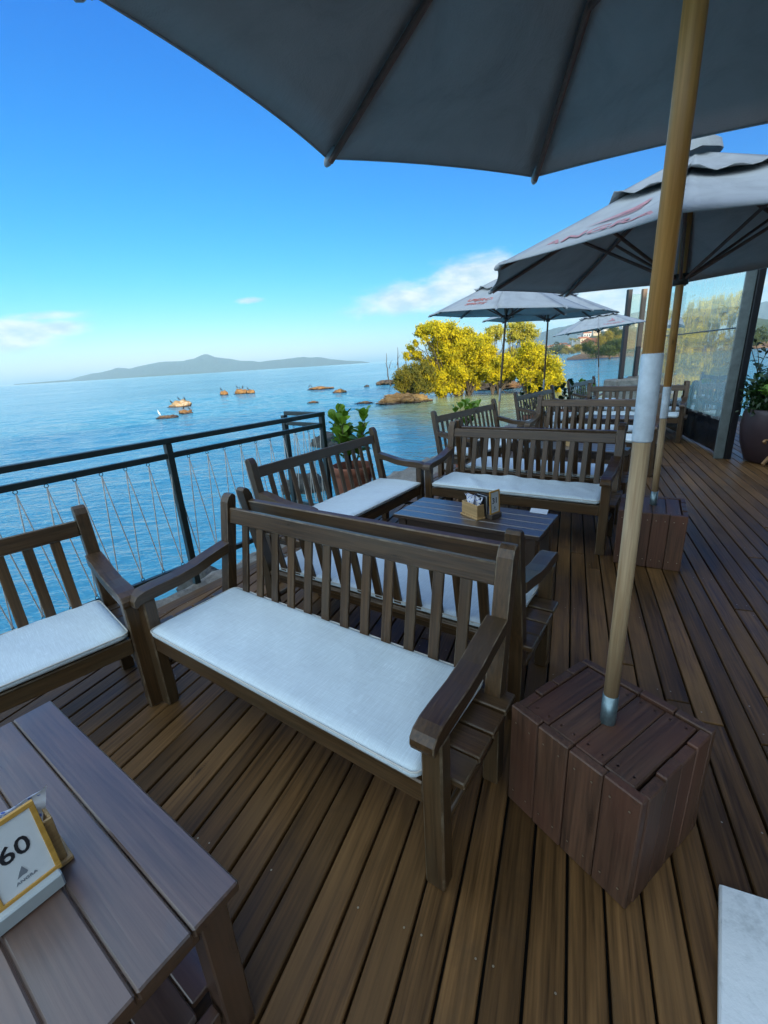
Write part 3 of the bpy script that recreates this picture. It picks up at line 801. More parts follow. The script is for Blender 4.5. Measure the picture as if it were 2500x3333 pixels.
def number_sign(x, y, z, a, num, lb, w_=.105, h=.15, tilt=12, block=None, bw=.12, bd=.05, bh=.032, fm=None, ox=0., ts=.052):
    t = thing('table_number_sign', lb, 'table sign', (x, y, z), a)
    obj('base_block', MB().box((0, 0, 0), (bw, bd, bh), .003).mesh('base_block', block or acry_m), t, (0, 0, bh/2))
    rt = (R(-tilt), 0, 0); M = Matrix.Rotation(R(-tilt), 3, 'X'); o0 = Vector((ox, -.004, bh-.004))
    P = lambda x_, y_, z_: o0+M @ Vector((x_, y_, z_))
    fm = fm or frame_w; b = .010
    obj('card', MB().box((0, 0, 0), (w_-2*b+.002, .003, h-2*b+.002), .0005).mesh('card', card_m), t, P(0, 0, h/2), rt)
    fh = MB().box((0, 0, 0), (w_, .010, b), .001).mesh('frame_strip', fm); fv = MB().box((0, 0, 0), (b, .010, h-2*b), .001).mesh('frame_strip', fm)
    for s_ in (-1, 1):
        obj('frame_strip', fh, t, P(0, 0, h/2+s_*(h/2-b/2)), rt); obj('frame_strip', fv, t, P(s_*(w_/2-b/2), 0, h/2), rt)
    rx = (R(90-tilt), 0, 0)
    obj('number', text_mesh('number', num, ts, ink_m, xs=1.05), t, P(0, -.0022, h*.56), rx)
    em = MB().add([(-.013, -.008, 0), (-.004, -.006, 0), (.003, -.007, 0), (.006, -.004, 0), (.0, .012, 0), (-.006, .004, 0)], [(0, 1, 4, 5), (1, 2, 3, 4)])
    obj('emblem', em.mesh('emblem', ink_grey_m), t, P(0, -.0023, h*.27), rx)
    obj('lettering', text_mesh('lettering', 'ANGRA', .0085, ink_grey_m, xs=1.2), t, P(0, -.0022, h*.17), rx)
    return t
sA, sC = Vector((.691, 2.686)), Vector((.766, 2.741))
d31 = (sC-sA).normalized(); n31 = Vector((-d31.y, d31.x)); m31 = (sA+sC)/2+n31*.022
number_sign(m31.x, m31.y, TZ, math.atan2(d31.y, d31.x), '31', 'small framed table number 31 standing on a dark block', .095, .155, 3, brown_block_m, .098, .044)
mh = MB().box((0, 0, 0), (.006, .10, .15), .001)
hm = thing('menu_holder', 'black menu holder standing behind the number 31 sign', 'menu', (m31.x-.075, m31.y+.028, TZ), math.atan2(d31.y, d31.x)+R(-8))
obj('cover', mh.mesh('cover', black_m), hm, (.012, 0, .078), (0, R(3), 0)); obj('cover', mh.mesh('cover', black_m), hm, (-.010, 0, .078), (0, R(-5), 0))
obj('sheet', MB().box((0, 0, 0), (.003, .094, .142), .0005).mesh('sheet', card_m), hm, (.001, 0, .077))
pp = [Vector((.966, 2.792)), Vector((1.054, 2.719)), Vector((1.100, 2.813)), Vector((1.003, 2.868))]; pc = sum(pp, Vector((0, 0)))/4
pg = MB()
for z, k in ((0, 1), (.0012, 1)): pg.v += [(q.x-pc.x, q.y-pc.y, z+.002*(i % 2)) for i, q in enumerate(pp)]
pg.f = [(0, 1, 2, 3)[::-1], (4, 5, 6, 7), (0, 1, 5, 4), (1, 2, 6, 5), (2, 3, 7, 6), (3, 0, 4, 7)]
tag(pg.build('paper_slip', card_m, loc=(pc.x, pc.y, TZ)), 'small white paper slip lying on table 31', 'paper')
# table 60 sign and napkin box
f1 = Vector((-.717, .656)); f0 = Vector((-.783, .571)); dd = (f1-f0).normalized(); nn = Vector((-dd.y, dd.x))
a60 = math.atan2(dd.y, dd.x)
m60 = f1-dd*.062+nn*.026
number_sign(m60.x, m60.y, TZ, a60, '60', 'large framed table number 60 on a pale block near the lower left corner', .108, .165, 15, acry_m, .124, .05, .036, None, .014, .050)
b60 = f1-dd*.052+nn*.090
napkin_box(b60.x, b60.y, TZ, a60, 'light wooden napkin box behind the number 60 sign', 'blue white napkins showing above the number 60 sign', .150, .07, .118)

# ------------------------------------------------------------------ umbrella bases (plank boxes)
def stand_box(x, y, a, sx, sy, h, lb):
    t = thing('umbrella_base', lb, 'umbrella base', (x, y, .004), R(a), 'plank boxes holding the umbrella poles')
    th = .03; rg = random.Random(int(x*10))
    def board(nm, d, mat, loc, rx=0): 
        obj(nm, MB().box((0, 0, 0), d, .0035).mesh(nm, mat), t, loc, (rx, 0, 0))
    w_ = sx/4
    for s_ in (-1, 1):
        for i in range(4):
            hh = h+rg.uniform(-.006, .004)
            board('side_board', (w_-.003, th, hh), box_w[2], (-sx/2+w_*(i+.5), s_*(sy/2-th/2)+rg.uniform(-.002, .002), hh/2))
    iy = (sy-2*th-.004); w2 = iy/4
    for s_ in (-1, 1):
        for i in range(4):
            hh = h+rg.uniform(-.008, .002)
            board('side_board', (th, w2-.003, hh), box_w[2], (s_*(sx/2-th/2)+rg.uniform(-.002, .002), -iy/2+w2*(i+.5), hh/2))
    ix = sx-2*th-.007; w3 = ix/4
    for i in range(4):
        board('top_board', (w3-.003, iy-.006, .025), box_w[1], (-ix/2+w3*(i+.5)-.003, 0, h-.020+rg.uniform(-.002, .002)))
    nl = MB()
    for s_ in (-1, 1):
        for i in range(4):
            for z in (h-.05, .06):
                for q in (-.25, .25):
                    x_ = -sx/2+w_*(i+.5+q); y_ = s_*(sy/2+.0035); nl.add([(x_+.0035*math.cos(a_), y_, z+.0035*math.sin(a_)) for a_ in np.arange(6)*math.pi/3], [tuple(range(6))])
                    x_ = -ix/2+w3*(i+.5+q); nl.add([(x_+.003*math.cos(a_), s_*(iy/2-.03)+.003*math.sin(a_), h-.0045) for a_ in np.arange(6)*math.pi/3], [tuple(range(6))])
    tag(nl.build('nail_heads', screw_m, t), kind='stuff')
    return t
stand_box(.6541, 1.0906, -57.96, .424, .4025, .399, 'large dark plank box holding the thick umbrella pole in front')
stand_box(1.9223, 3.0063, -30.3, .410, .438, .399, 'smaller looking plank box behind, holding the second umbrella pole')

# ------------------------------------------------------------------ umbrellas
UR, UDZ = 1.22, .52
def umbrella(name_label, base, ztip, phase, tilt, sleeve, pole_r=.0235, logo=None, dirn=-1, thin=False):
    ax = Vector((tilt[0], tilt[1], 1)).normalized()
    t = thing('patio_umbrella', name_label, 'umbrella', base, 0, 'grey canvas umbrellas over the benches')
    e1 = Vector((1, 0, -tilt[0])).normalized(); e2 = ax.cross(e1)
    M = Matrix((e1, e2, ax)).transposed()
    inv = lambda q: M @ Vector(q)
    q3 = M.to_quaternion()
    L = ztip-base[2]
    def part(nm, mb, mat, smooth=False, loc=(0, 0, 0), rz=0., extra=None, par=t):
        o = mb if isinstance(mb, bpy.types.Object) else obj(nm, mb.mesh(nm, mat, smooth) if isinstance(mb, MB) else mb, par)
        mat4 = Matrix.Translation(M @ Vector(loc)) @ M.to_4x4() @ Matrix.Rotation(rz, 4, 'Z')
        if extra is not None: mat4 = mat4 @ extra
        o.matrix_local = mat4; return o
    s0, s1 = sleeve[0]-base[2], sleeve[1]-base[2]
    top = L+UDZ-.03
    part('upper_pole', MB().tube([(0, 0, s1), (0, 0, top)], pole_r, 20), thin_w if thin else pole_w, True)
    part('steel_sleeve', MB().tube([(0, 0, s0-.004), (0, 0, s0), (0, 0, s1), (0, 0, s1+.004)], [pole_r*.98, pole_r*1.06, pole_r*1.06, pole_r*.98], 24), thin_steel if thin else steel_m, True)
    lo = .095
    part('lower_pole', MB().tube([(0, 0, lo), (0, 0, s0-.004)], pole_r*.93, 20), pole_grey, True)
    part('ferrule', MB().tube([(0, 0, -.04), (0, 0, lo)], pole_r*1.0, 20), ferrule_m, True)
    # canopy: eight panels with a hollowed hem and a raised vent cap
    n = 12; vents = .40; th = .003
    sag = .018
    def cp(u, r):                                      # u in -1..1 across a panel, r in 0..1 from apex to hem
        half = math.pi/8; x = r*UR*math.cos(half); y = u*r*UR*math.sin(half)
        hem = .030*(1-u*u)*max(0, (r-.55)/.45)         # hem pulled in between the ribs
        z = UDZ*(1-r)-sag*math.sin(math.pi*min(1, r))*(1-u*u)*1.4
        return Vector((x-hem, y, z+.0))
    def panel_mesh(r0, r1, lift, scal=0):
        vs, fs = [], []; nu, nr = 11, 9
        for sgn in (0, 1):
            for j in range(nr):
                r = r0+(r1-r0)*j/(nr-1)
                for i in range(nu):
                    u = -1+2*i/(nu-1); v = cp(u, r)
                    if scal and j == nr-1: v.z += scal*(.5+.5*math.sin(u*7.0+1.2))
                    v.z += lift-sgn*th; vs.append(v)
        m_ = nu*nr
        for j in range(nr-1):
            for i in range(nu-1):
                a = j*nu+i; fs.append((a, a+nu, a+nu+1, a+1)); fs.append((m_+a, m_+a+1, m_+a+nu+1, m_+a+nu))
        for i in range(nu-1): a = (nr-1)*nu+i; fs.append((a, m_+a, m_+a+1, a+1))
        for j in range(nr-1): a = j*nu; fs.append((a, m_+a, m_+a+nu, a+nu)); a += nu-1; fs.append((a, a+nu, m_+a+nu, m_+a))
        return MB().add(vs, fs).mesh('canopy_panel', canopy_m, True)
    pmesh = panel_mesh(.20, 1.0, .012); vmesh = panel_mesh(.06, .42, .045, .022); vmesh.name = 'vent_panel'
    rib = MB().tube([(UR*.055, 0, UDZ*.955-.012), (UR*.985, 0, .006-.012)], .0115, 8).mesh('rib', rib_m)
    pk = MB().tube([(UR*.955, 0, .026), (UR*.985, 0, .010), (UR*1.003, 0, -.004), (UR*1.012, 0, -.010)], [.012, .0165, .015, .008], 8).mesh('rib_pocket', pocket_m, True)
    zr = (-.10 if not thin else -.05) if base[1] > 2 else .06                    # runner below the tip level
    strut = MB().tube([(pole_r+.012, 0, zr), (UR*.50, 0, UDZ*.50-.03)], .0095, 8).mesh('strut', rib_m)
    hem = MB().tube([cp(-1+2*i/14, 1.0)+Vector((.001, 0, .0105)) for i in range(15)], .0042, 6).mesh('hem', pocket_m, True)
    for k in range(8):
        part('hem', hem, None, loc=(0, 0, L), rz=phase+(k+.5)*math.pi/4)
        part('canopy_panel', pmesh, None, loc=(0, 0, L), rz=phase+(k+.5)*math.pi/4)
        part('vent_panel', vmesh, None, loc=(0, 0, L), rz=phase+(k+.5)*math.pi/4)
        part('rib', rib, None, loc=(0, 0, L), rz=phase+k*math.pi/4); part('rib_pocket', pk, None, loc=(0, 0, L), rz=phase+k*math.pi/4)
        part('strut', strut, None, loc=(0, 0, L), rz=phase+k*math.pi/4)
    part('runner', MB().lathe([(pole_r, -.03), (pole_r+.022, -.03), (pole_r+.022, .03), (pole_r, .03)], 20), hub_m, True, loc=(0, 0, L+zr))
    part('top_hub', MB().lathe([(0, -.04), (.05, -.04), (.05, .0), (0, .0)], 20), hub_m, True, loc=(0, 0, L+UDZ-.03))
    cap = MB().lathe([(.13, -.028), (.115, .02), (.085, .052), (.05, .072), (.0, .083)], 16)
    cap.v = [(x+.012*mnoise.noise((x*14, y*14, 2)), y+.012*mnoise.noise((x*14, y*14, 5)), z+.014*mnoise.noise((x*16, y*16, z*9))) for x, y, z in cap.v]
    part('top_cap', cap, canopy_m, True, loc=(0, 0, L+UDZ+.05))
    if logo:
        kpan, kind = logo
        half = math.pi/8
        slope = math.atan2(UDZ, UR*math.cos(half))
        def put(nm, me, r, u=0., sc=1.):
            # frame on the panel: X across, Y up-slope
            v = cp(u, r); v.z += .021
            F = Matrix(((0, -math.cos(slope), math.sin(slope)), (1, 0, 0), (0, math.sin(slope), math.cos(slope))))
            part(nm, me, None, loc=(0, 0, L), rz=phase+(kpan+.5)*math.pi/4, extra=Matrix.Translation(v) @ F.to_4x4() @ Matrix.Scale(sc, 4))
        if kind == 'sail':
            sail = MB()
            sail.add([(-.17, -.02, 0), (-.05, .035, 0), (.06, .12, 0), (.105, .235, 0), (.13, .12, 0), (.10, .055, 0), (.03, .028, 0), (-.07, .0, 0)], [(0, 1, 7), (1, 2, 6, 7), (2, 3, 4, 5, 6)])
            sail.add([(-.10, -.012, 0), (.03, .012, 0), (.10, .038, 0), (.128, .09, 0), (.135, .072, 0), (.11, .02, 0), (.03, -.004, 0)], [(0, 1, 6), (1, 2, 5, 6), (2, 3, 4, 5)])
            sail.add([(-.06, -.026, 0), (.04, -.014, 0), (.11, .008, 0), (.137, .05, 0), (.14, .03, 0), (.11, -.010, 0), (.03, -.024, 0)], [(0, 1, 6), (1, 2, 5, 6), (2, 3, 4, 5)])
            sail.v = [(x, y, .0) for x, y, z in sail.v]
            put('emblem', sail.mesh('emblem', print_m), .71, 0., .88)
            put('lettering', text_mesh('lettering', 'ANGRA', .115, print_m, .0008, xs=1.5), .86)
        else:
            put('lettering', text_mesh('lettering', 'APEROL', .125, print2_m, .0008, shear=.25, xs=1.15), .70)
            put('lettering', text_mesh('lettering', 'SPRITZ', .095, print2_m, .0008, shear=.25, xs=1.1), .82)
    return t
umbrella('nearest grey canvas umbrella with the thick wooden pole, seen from below across the top', (.647, 1.083, .399), 2.2267, R(130.4), (.007, .017), (1.259, 1.459), .0222)
umbrella('grey umbrella with red sail emblem and scalloped vent flap, second from the camera', (1.933, 3.017, .399), 1.951, R(190.96), (-.0085, .0144), (1.009, 1.209), .0225, ('AUTO', 'sail') and (0, 'sail'))
umbrella('grey umbrella with red lettering in front of the mangrove trees', (1.981, 7.538, .004), 2.069, R(158.8), (.043, -.038), (.75, .95), .0165, (1, 'aperol'), thin=True)
umbrella('plain grey umbrella half hidden behind the one with red lettering', (3.342, 9.216, .004), 2.094, R(163.3), (.010, -.007), (.75, .95), .0165, thin=True)
umbrella('farthest grey umbrella, tilted down to the left, with a small red emblem', (6.669, 13.653, -.2), 1.992, R(155.2), (-.083, .027), (.75, .95), .0165, (2, 'sail'), thin=True)

# ------------------------------------------------------------------ railing with rope infill
RA = R(51.0); RD = Vector((math.cos(RA), math.sin(RA))); RN = Vector((-RD.y, RD.x)); RP = Vector((-1.48, 3.13))
rl = thing('rope_railing', 'black steel railing with zigzag rope infill along the sea edge', 'railing', (RP.x, RP.y, 0), RA)
def bar(nm, s0, s1, z0, z1, t_=.04, y=0.):
    obj(nm, MB().box((0, 0, 0), (s1-s0, t_, z1-z0), .003).mesh(nm, rail_m), rl, ((s0+s1)/2, y, (z0+z1)/2))
S0, S1 = -3.6, 1.53
for s_ in (-3.2, -1.6, 0, S1-.025): bar('post', s_-.022, s_+.022, -.25, 1.028, .046)
bar('top_rail', S0, S1, 1.029, 1.066, .05); bar('middle_rail', S0, S1, .925, .963, .034); bar('bottom_rail', S0, S1, .085, .125, .034)
# short return towards the sea
def bary(nm, y0, y1, z0, z1, t_=.04):
    obj(nm, MB().box((0, 0, 0), (t_, y1-y0, z1-z0), .003).mesh(nm, rail_m), rl, (S1-.025, (y0+y1)/2, (z0+z1)/2))
bary('top_rail', .026, .52, 1.026, 1.064, .046); bary('middle_rail', .026, .52, .926, .962, .032); bary('bottom_rail', .026, .52, .086, .124, .032)
bar('post', S1-.05, S1, -.5, 1.024, .05, .545)
ringm = MB().torus((0, 0, 0), .0105, .0022, Matrix.Rotation(R(90), 3, 'X'), 14, 5).mesh('ring', ring_m, True)
SP = .1477
tops = [-.009+SP*.0-.15+SP*i for i in range(-22, 12)]
tops = [s_ for s_ in tops if S0+.05 < s_ < S1-.05]
def rope(a, b, nm='rope'):
    a, b = Vector(a), Vector(b)
    mid = (a+b)/2; 
    sl = Vector((RNG.normal(0, .0012), RNG.normal(0, .001), 0)); k1_ = b.lerp(a, .025)-mid
    return obj(nm, MB().tube([a-mid, (a-mid)*.4+sl, (b-mid)*.4+sl, k1_, k1_.lerp(b-mid, .35), k1_.lerp(b-mid, .7), b-mid], [.0038, .0038, .0038, .0038, .0070, .0070, .004], 6).mesh(nm, rope_m, True), rl, mid)
bots = [s_+.0 for s_ in np.arange(-.0755-SP*24, S1, SP) if S0+.05 < s_ < S1-.05]
for s_ in tops: obj('ring', ringm, rl, (s_, 0, .913))
for s_ in bots: obj('ring', ringm, rl, (s_, 0, .137))
for s_ in tops:
    for b_ in bots:
        if abs(abs(b_-s_)-SP/2) < .03: rope((s_, -.002, .902), (b_, .002, .147))
for y in (.13, .28, .42):
    obj('ring', ringm, rl, (S1-.025, y, .913), (0, 0, R(90)))
    for dy in (-.07, .07): rope((S1-.025, y, .902), (S1-.025, y+dy, .147))

# ------------------------------------------------------------------ plants
def leaf_mesh(name, L, W, mat, cup=.15):
    pr = [(0, .06), (.18, .30), (.42, .74), (.66, 1.0), (.84, .86), (.96, .42), (1.0, .05)]
    vs, fs = [], []
    for u, w_ in pr:
        for s_ in (-1, 0, 1): vs.append((s_*w_*W/2, u*L, abs(s_)*w_*W*cup+.10*L*math.sin(u*2.6)))
    for i in range(len(pr)-1):
        for j in range(2): a = i*3+j; fs.append((a, a+1, a+4, a+3))
    return MB().add(vs, fs).mesh(name, mat, True)
clusia_leaf = [leaf_mesh('leaf', l, w_, leaf_clusia) for l, w_ in ((.105, .070), (.088, .062), (.115, .072))]
dark_leaf = [leaf_mesh('leaf', l, w_, leaf_dark) for l, w_ in ((.115, .062), (.095, .052))]
lime_leaf = [leaf_mesh('leaf', l, w_, leaf_lime) for l, w_ in ((.10, .05), (.085, .045))]
def place_leaf(par, me, p, d, rg, roll=None):
    d = d.normalized(); up = Vector((rg.uniform(-.4, .4), rg.uniform(-.4, .4), 1)); x = d.cross(up).normalized(); z = x.cross(d)
    M = Matrix((x, d, z)).transposed().to_4x4(); s_ = rg.uniform(.8, 1.2)
    o = obj('leaf', me, par); o.matrix_local = Matrix.Translation(p) @ M @ Matrix.Scale(s_, 4)
def clusia(par, base, nst, h, spread, leaves, rg, meshes, twig=True):
    stems = MB()
    for i in range(nst):
        a = rg.uniform(0, 6.28); q = Vector(base); pts = [q.copy()]; d = Vector((math.cos(a)*spread, math.sin(a)*spread, 1)).normalized(); hh = h*rg.uniform(.6, 1.0)
        n = 6
        for k in range(n):
            d = (d+Vector((rg.uniform(-.15, .15), rg.uniform(-.15, .15), .10))).normalized(); q = q+d*hh/n; pts.append(q.copy())
        stems.tube(pts, [.007-.004*k/n for k in range(n+1)], 6)
        nl = leaves//nst
        for k in range(nl):
            u = .38+.62*(k+rg.random())/nl if k < nl-5 else 1.0
            f = u*n; j = min(n-1, int(f)); p = pts[j].lerp(pts[j+1], f-j)
            b = rg.uniform(0, 6.28); el = rg.uniform(.15, .9) if u < 1 else rg.uniform(.6, 1.3)
            place_leaf(par, rg.choice(meshes), p, Vector((math.cos(b)*math.cos(el), math.sin(b)*math.cos(el), math.sin(el))), rg)
    stems.build('stem', bark_m, par, True)
def pot(x, y, z, h, r, mat, lb, cat='pot', name='flower_pot', prof=None):
    t = thing(name, lb, cat, (x, y, z))
    pr = prof or [(0, .0), (r*.66, 0), (r*.68, .01), (r*.93, h*.82), (r*.94, h*.84), (r*1.0, h*.86), (r*1.02, h*.98), (r*.99, h), (r*.92, h), (r*.90, h*.9), (r*.87, h*.80)]
    MB().lathe(pr, 40).build('body', mat, t, True)
    so = MB().lathe([(r*.90, h*.86), (r*.6, h*.885), (0, h*.89)], 28)
    so.v = [(a, b, c+.012*mnoise.noise((a*30, b*30, 1))) for a, b, c in so.v]
    so.build('soil', soil_m, t, True); return t
rg = random.Random(5)
pot(-.285, 4.33, .0, .535, .205, terra_m, 'terracotta pot between the railing end and the bench beside table 31')
pl = thing('potted_clusia', 'round leaved green plant in the terracotta pot', 'plant', (-.285, 4.33, .44))
clusia(pl, (0, 0, 0), 14, .62, .42, 294, rg, clusia_leaf)
for (u, v, Yd, lb, n, h, dk) in ((1510, 1330, 6.05, 'green leaved plant rising behind the second side bench', 60, .42, 0),
                                 (1730, 1290, 8.3, 'dark shrub showing through the slats of the third side bench', 70, .5, 1),
                                 (1838, 1262, 9.2, 'dark green shrub left of the farthest side bench', 90, .62, 1),
                                 (1905, 1245, 10.4, 'leafy clusia shrub above the farthest side bench beside the slim pole', 110, .75, 0)):
    p = at(u, v, Yd); z0 = max(0.0, p.z-h*.78)
    po = pot(p.x, p.y, 0, max(.25, z0+.05), .16, terra_m, {0: 'low terracotta pot under ', 1: 'terracotta pot under '}[dk]+'the '+lb.split(' showing')[0].split(' rising')[0].replace('green leaved plant', 'plant behind the second side bench') if False else 'terracotta pot holding the '+lb)
    q = thing('shrub', lb, 'plant', (p.x, p.y, z0)); clusia(q, (0, 0, 0), 8, h, .4, n, rg, dark_leaf if dk else clusia_leaf)
# brown glazed pot and shrubs at the right
bpx, bpy_ = 4.86, 5.45
pot(bpx, bpy_, .003, .66, .34, brownpot_m, 'large dark brown glazed pot at the right picture edge', prof=[(0, 0), (.20, 0), (.235, .02), (.31, .25), (.335, .45), (.325, .6), (.315, .655), (.30, .66), (.285, .64), (.28, .58)])
sh = thing('leafy_shrub', 'dense dark green shrub growing in the large brown pot', 'plant', (bpx, bpy_, .58))
clusia(sh, (0, 0, 0), 16, .50, .95, 288, rg, dark_leaf)
for k in range(16):
    a = rg.uniform(0, 6.28); el = rg.uniform(.1, 1.0)
    place_leaf(sh, rg.choice(lime_leaf), Vector((-.26+rg.uniform(-.03, .03), -.10+rg.uniform(-.03, .03), .27+rg.uniform(-.02, .03))), Vector((math.cos(a)*math.cos(el), math.sin(a)*math.cos(el), math.sin(el))), rg)
p = at(2490, 1170, 6.7)
tl = thing('tall_plant', 'tall thin branched plant with dark leaves right of the plastic curtain post', 'plant', (p.x, p.y, .0))
stm = MB()
for i in range(9):
    q = Vector((rg.uniform(-.2, .3), rg.uniform(-.15, .15), .4)); pts = [q.copy()]; d = Vector((rg.uniform(-.3, .3), rg.uniform(-.2, .2), 1)).normalized()
    for k in range(9): d = (d+Vector((rg.uniform(-.3, .3), rg.uniform(-.3, .3), .15))).normalized(); q = q+d*.19; pts.append(q.copy())
    stm.tube(pts, [.008-.0006*k for k in range(10)], 5)
    for k in range(30):
        f = rg.uniform(1, 8.99); j = int(f); p_ = pts[j].lerp(pts[j+1], f-j); a = rg.uniform(0, 6.28); el = rg.uniform(-.5, .7)
        place_leaf(tl, rg.choice(dark_leaf), p_, Vector((math.cos(a)*math.cos(el), math.sin(a)*math.cos(el), math.sin(el))), rg)
stm.build('stem', bark_m, tl, True)
# folding stool whose leg shows at the right edge
ps = onz(2478, 1515, 0)
fs_ = thing('folding_stool', 'wooden folding stool with crossed legs beside the brown pot', 'stool', (ps.x+.16, ps.y-.10, .003), R(20))
lgm = MB().box((0, 0, 0), (.46, .03, .035), .004).mesh('leg', stool_w)
for y in (-.14, .14): obj('leg', lgm, fs_, (0, y, .165), (0, R(38), 0)); obj('leg', lgm, fs_, (0, y*.75, .165), (0, R(-38), 0))
obj('crossbar', MB().box((0, 0, 0), (.03, .20, .028), .004).mesh('crossbar', stool_w), fs_, (-.10, 0, .236))
for i in range(5): obj('seat_slat', MB().box((0, 0, 0), (.055, .34, .016), .003).mesh('seat_slat', stool_w), fs_, (-.14+i*.07, 0, .318))

# ------------------------------------------------------------------ plastic wind curtain
C0, CA = Vector((4.56, 5.74)), R(72.8); CD = Vector((math.cos(CA), math.sin(CA)))
cu = thing('plastic_curtain', 'clear plastic wind curtain with black posts and black skirt at the right', 'curtain', (C0.x, C0.y, 0), CA)
CH, CL = 2.75, 3.75
vs, fs = [], []; nx, nz_ = 44, 30
for j in range(nz_):
    for i in range(nx):
        x = .17+(CL-.2)*i/(nx-1); z = .44+(CH-.5)*j/(nz_-1)
        vs.append((x, .012*mnoise.noise((x*1.1, z*.7, 2))+.003*mnoise.noise((x*3, z*1.0, 7)), z))
for j in range(nz_-1):
    for i in range(nx-1): a = j*nx+i; fs.append((a, a+1, a+nx+1, a+nx))
MB().add(vs, fs).build('clear_sheet', sheet_m, cu, True)
def wavy(nm, x0, x1, z0, z1, mat, amp, y=0.):
    vs, fs = [], []; nx, nz_ = 24, 24
    for s_ in (0, 1):
        for j in range(nz_):
            for i in range(nx):
                x = x0+(x1-x0)*i/(nx-1); z = z0+(z1-z0)*j/(nz_-1)
                vs.append((x, y+amp*mnoise.noise((x*5, z*3, 9))+(.004 if s_ else 0), z))
        k = s_*nx*nz_
        for j in range(nz_-1):
            for i in range(nx-1): a = k+j*nx+i; fs.append((a, a+1, a+nx+1, a+nx))
    MB().add(vs, fs).build(nm, mat, cu, True)
obj('edge_board', MB().box((0, 0, 0), (.03, .11, CH), .004).mesh('edge_board', border_m), cu, (-.02, .093, CH/2))
wavy('vinyl_skirt', .19, CL-.02, .02, .47, skirt_m, .03, .0)
for x in (-.035, CL): obj('post', MB().box((0, 0, 0), (.07, .07, CH), .004).mesh('post', black_m), cu, (x, 0, CH/2))
obj('top_rail', MB().box((0, 0, 0), (CL-.08, .06, .06), .004).mesh('top_rail', black_m), cu, (CL/2, 0, CH+.0))
obj('middle_rod', MB().tube([(.2, .03, 1.62), (CL-.04, .03, 1.62)], .008, 8).mesh('middle_rod', black_m), cu)

# stone plinth with glass wind screen
YP = 15.4; g0 = at(1983, 1257, YP)
gz = at(1985, 1236, YP).z
sp = thing('stone_plinth', 'rough stone plinth under the glass screen beyond the far bench', 'plinth', (g0.x, g0.y, SEA-.1), R(10))
for i in range(3):
    MB().box((0, 0, 0), (.86, .7, gz-SEA+.1+.05*(i % 2)), .05).build('stone_block', plinth_m, sp, loc=(.43+i*.875, .0, (gz-SEA+.1+.05*(i % 2))/2))
ws = thing('glass_screen', 'glass wind screen with two tall posts on the stone plinth', 'screen', (g0.x, g0.y, gz), R(10))
for x, top, m_ in ((.40, 2.72, black_m), (.93, 2.72, thin_w)):
    z0_ = .005 if x < .6 else 1.0
    if x > .6: obj('post_foot', MB().box((0, 0, 0), (.15, .10, 1.0-.06), .006).mesh('post_foot', black_m), ws, (x, 0, .53))
    obj('post', MB().box((0, 0, 0), (.15, .10, top-z0_), .006).mesh('post', m_), ws, (x, 0, (top+z0_)/2))
for x0, x1 in ((.50, .83), (1.03, 2.5)):
    obj('glass_pane', MB().box((0, 0, 0), (x1-x0, .012, 2.5), .001).mesh('glass_pane', glass_m), ws, ((x0+x1)/2, 0, 1.33))

# ------------------------------------------------------------------ rocks and birds
def rock_mesh(seed, sx, sy, sz, mat, sub=4, rough=.35, flat=0.):
    bm = bmesh.new(); bmesh.ops.create_icosphere(bm, subdivisions=sub, radius=1)
    for v in bm.verts:
        n = v.co.normalized(); o = Vector((seed*3.1, seed*1.7, seed*.9))
        d = mnoise.fractal(n*1.3+o, .8, 2, 6)*rough*1.15+.10*mnoise.noise(n*5+o)
        cell = mnoise.cell(n*2.2+o)*.12+mnoise.cell(n*4.5+o)*.06-.16*abs(mnoise.noise(n*2.6+o*2))
        v.co = n*(1+d+cell); v.co = Vector((v.co.x*sx, v.co.y*sy, max(v.co.z, -.7)*sz))
    me = bpy.data.meshes.new('rock'); bm.to_mesh(me); bm.free(); me.materials.append(mat)
    me.polygons.foreach_set('use_smooth', [True]*len(me.polygons)); return me
rid = [0]
def rock(u0, u1, vbase, vtop, mat, lb, depth=None, name='rock', Y=None, rough=.3, sub=4):
    rid[0] += 1
    c = onz((u0+u1)/2, vbase, SEA); Yd = Y or c.y
    a, b = at(u0, vbase, Yd), at(u1, vbase, Yd); tp = at((u0+u1)/2, vtop, Yd)
    w_ = (b.x-a.x)/2; h = max(.08, tp.z-SEA)
    me = rock_mesh(rid[0], w_*.92, depth or w_*.8, h*.88, mat, sub, rough)
    o = obj(name, me, None, ((a.x+b.x)/2, Yd+(depth or w_*.8)*.6, SEA-.02), (0, 0, 0))
    tag(o, lb, 'rock', 'rocks standing in the sea'); return o
rock(544, 622, 1325, 1300, guano_m, 'largest pale rock with white droppings carrying cormorants, left of the railing top')
rock(578, 624, 1347, 1332, rock_or, 'low orange rock just in front of the largest pale rock')
rock(508, 575, 1362, 1350, rock_br, 'low flat brown rock below the white bird')
rock(714, 744, 1286, 1268, rock_or, 'small pointed orange rock with one cormorant on its tip')
rock(758, 802, 1283, 1263, rock_or, 'blocky orange rock carrying three cormorants')
rock(798, 830, 1281, 1264, rock_or, 'wedge shaped orange rock touching the blocky one')
rock(995, 1085, 1268, 1257, rock_or, 'long flat orange rock with two small cormorants at its left end')
rock(1082, 1128, 1279, 1266, rock_or, 'rounded orange rock right of the long flat one')
rock(1000, 1036, 1312, 1304, rock_or, 'small double hump rock beyond the railing corner')
rock(1150, 1222, 1314, 1306, rock_or, 'very flat orange rock left of the mangrove islet')
rock(1184, 1204, 1259, 1252, rock_dk, 'small black rock left of the mangrove islet')
rock(1005, 1105, 1455, 1403, rock_dk, 'dark boulder in the water between the railing corner and the potted clusia', rough=.2)
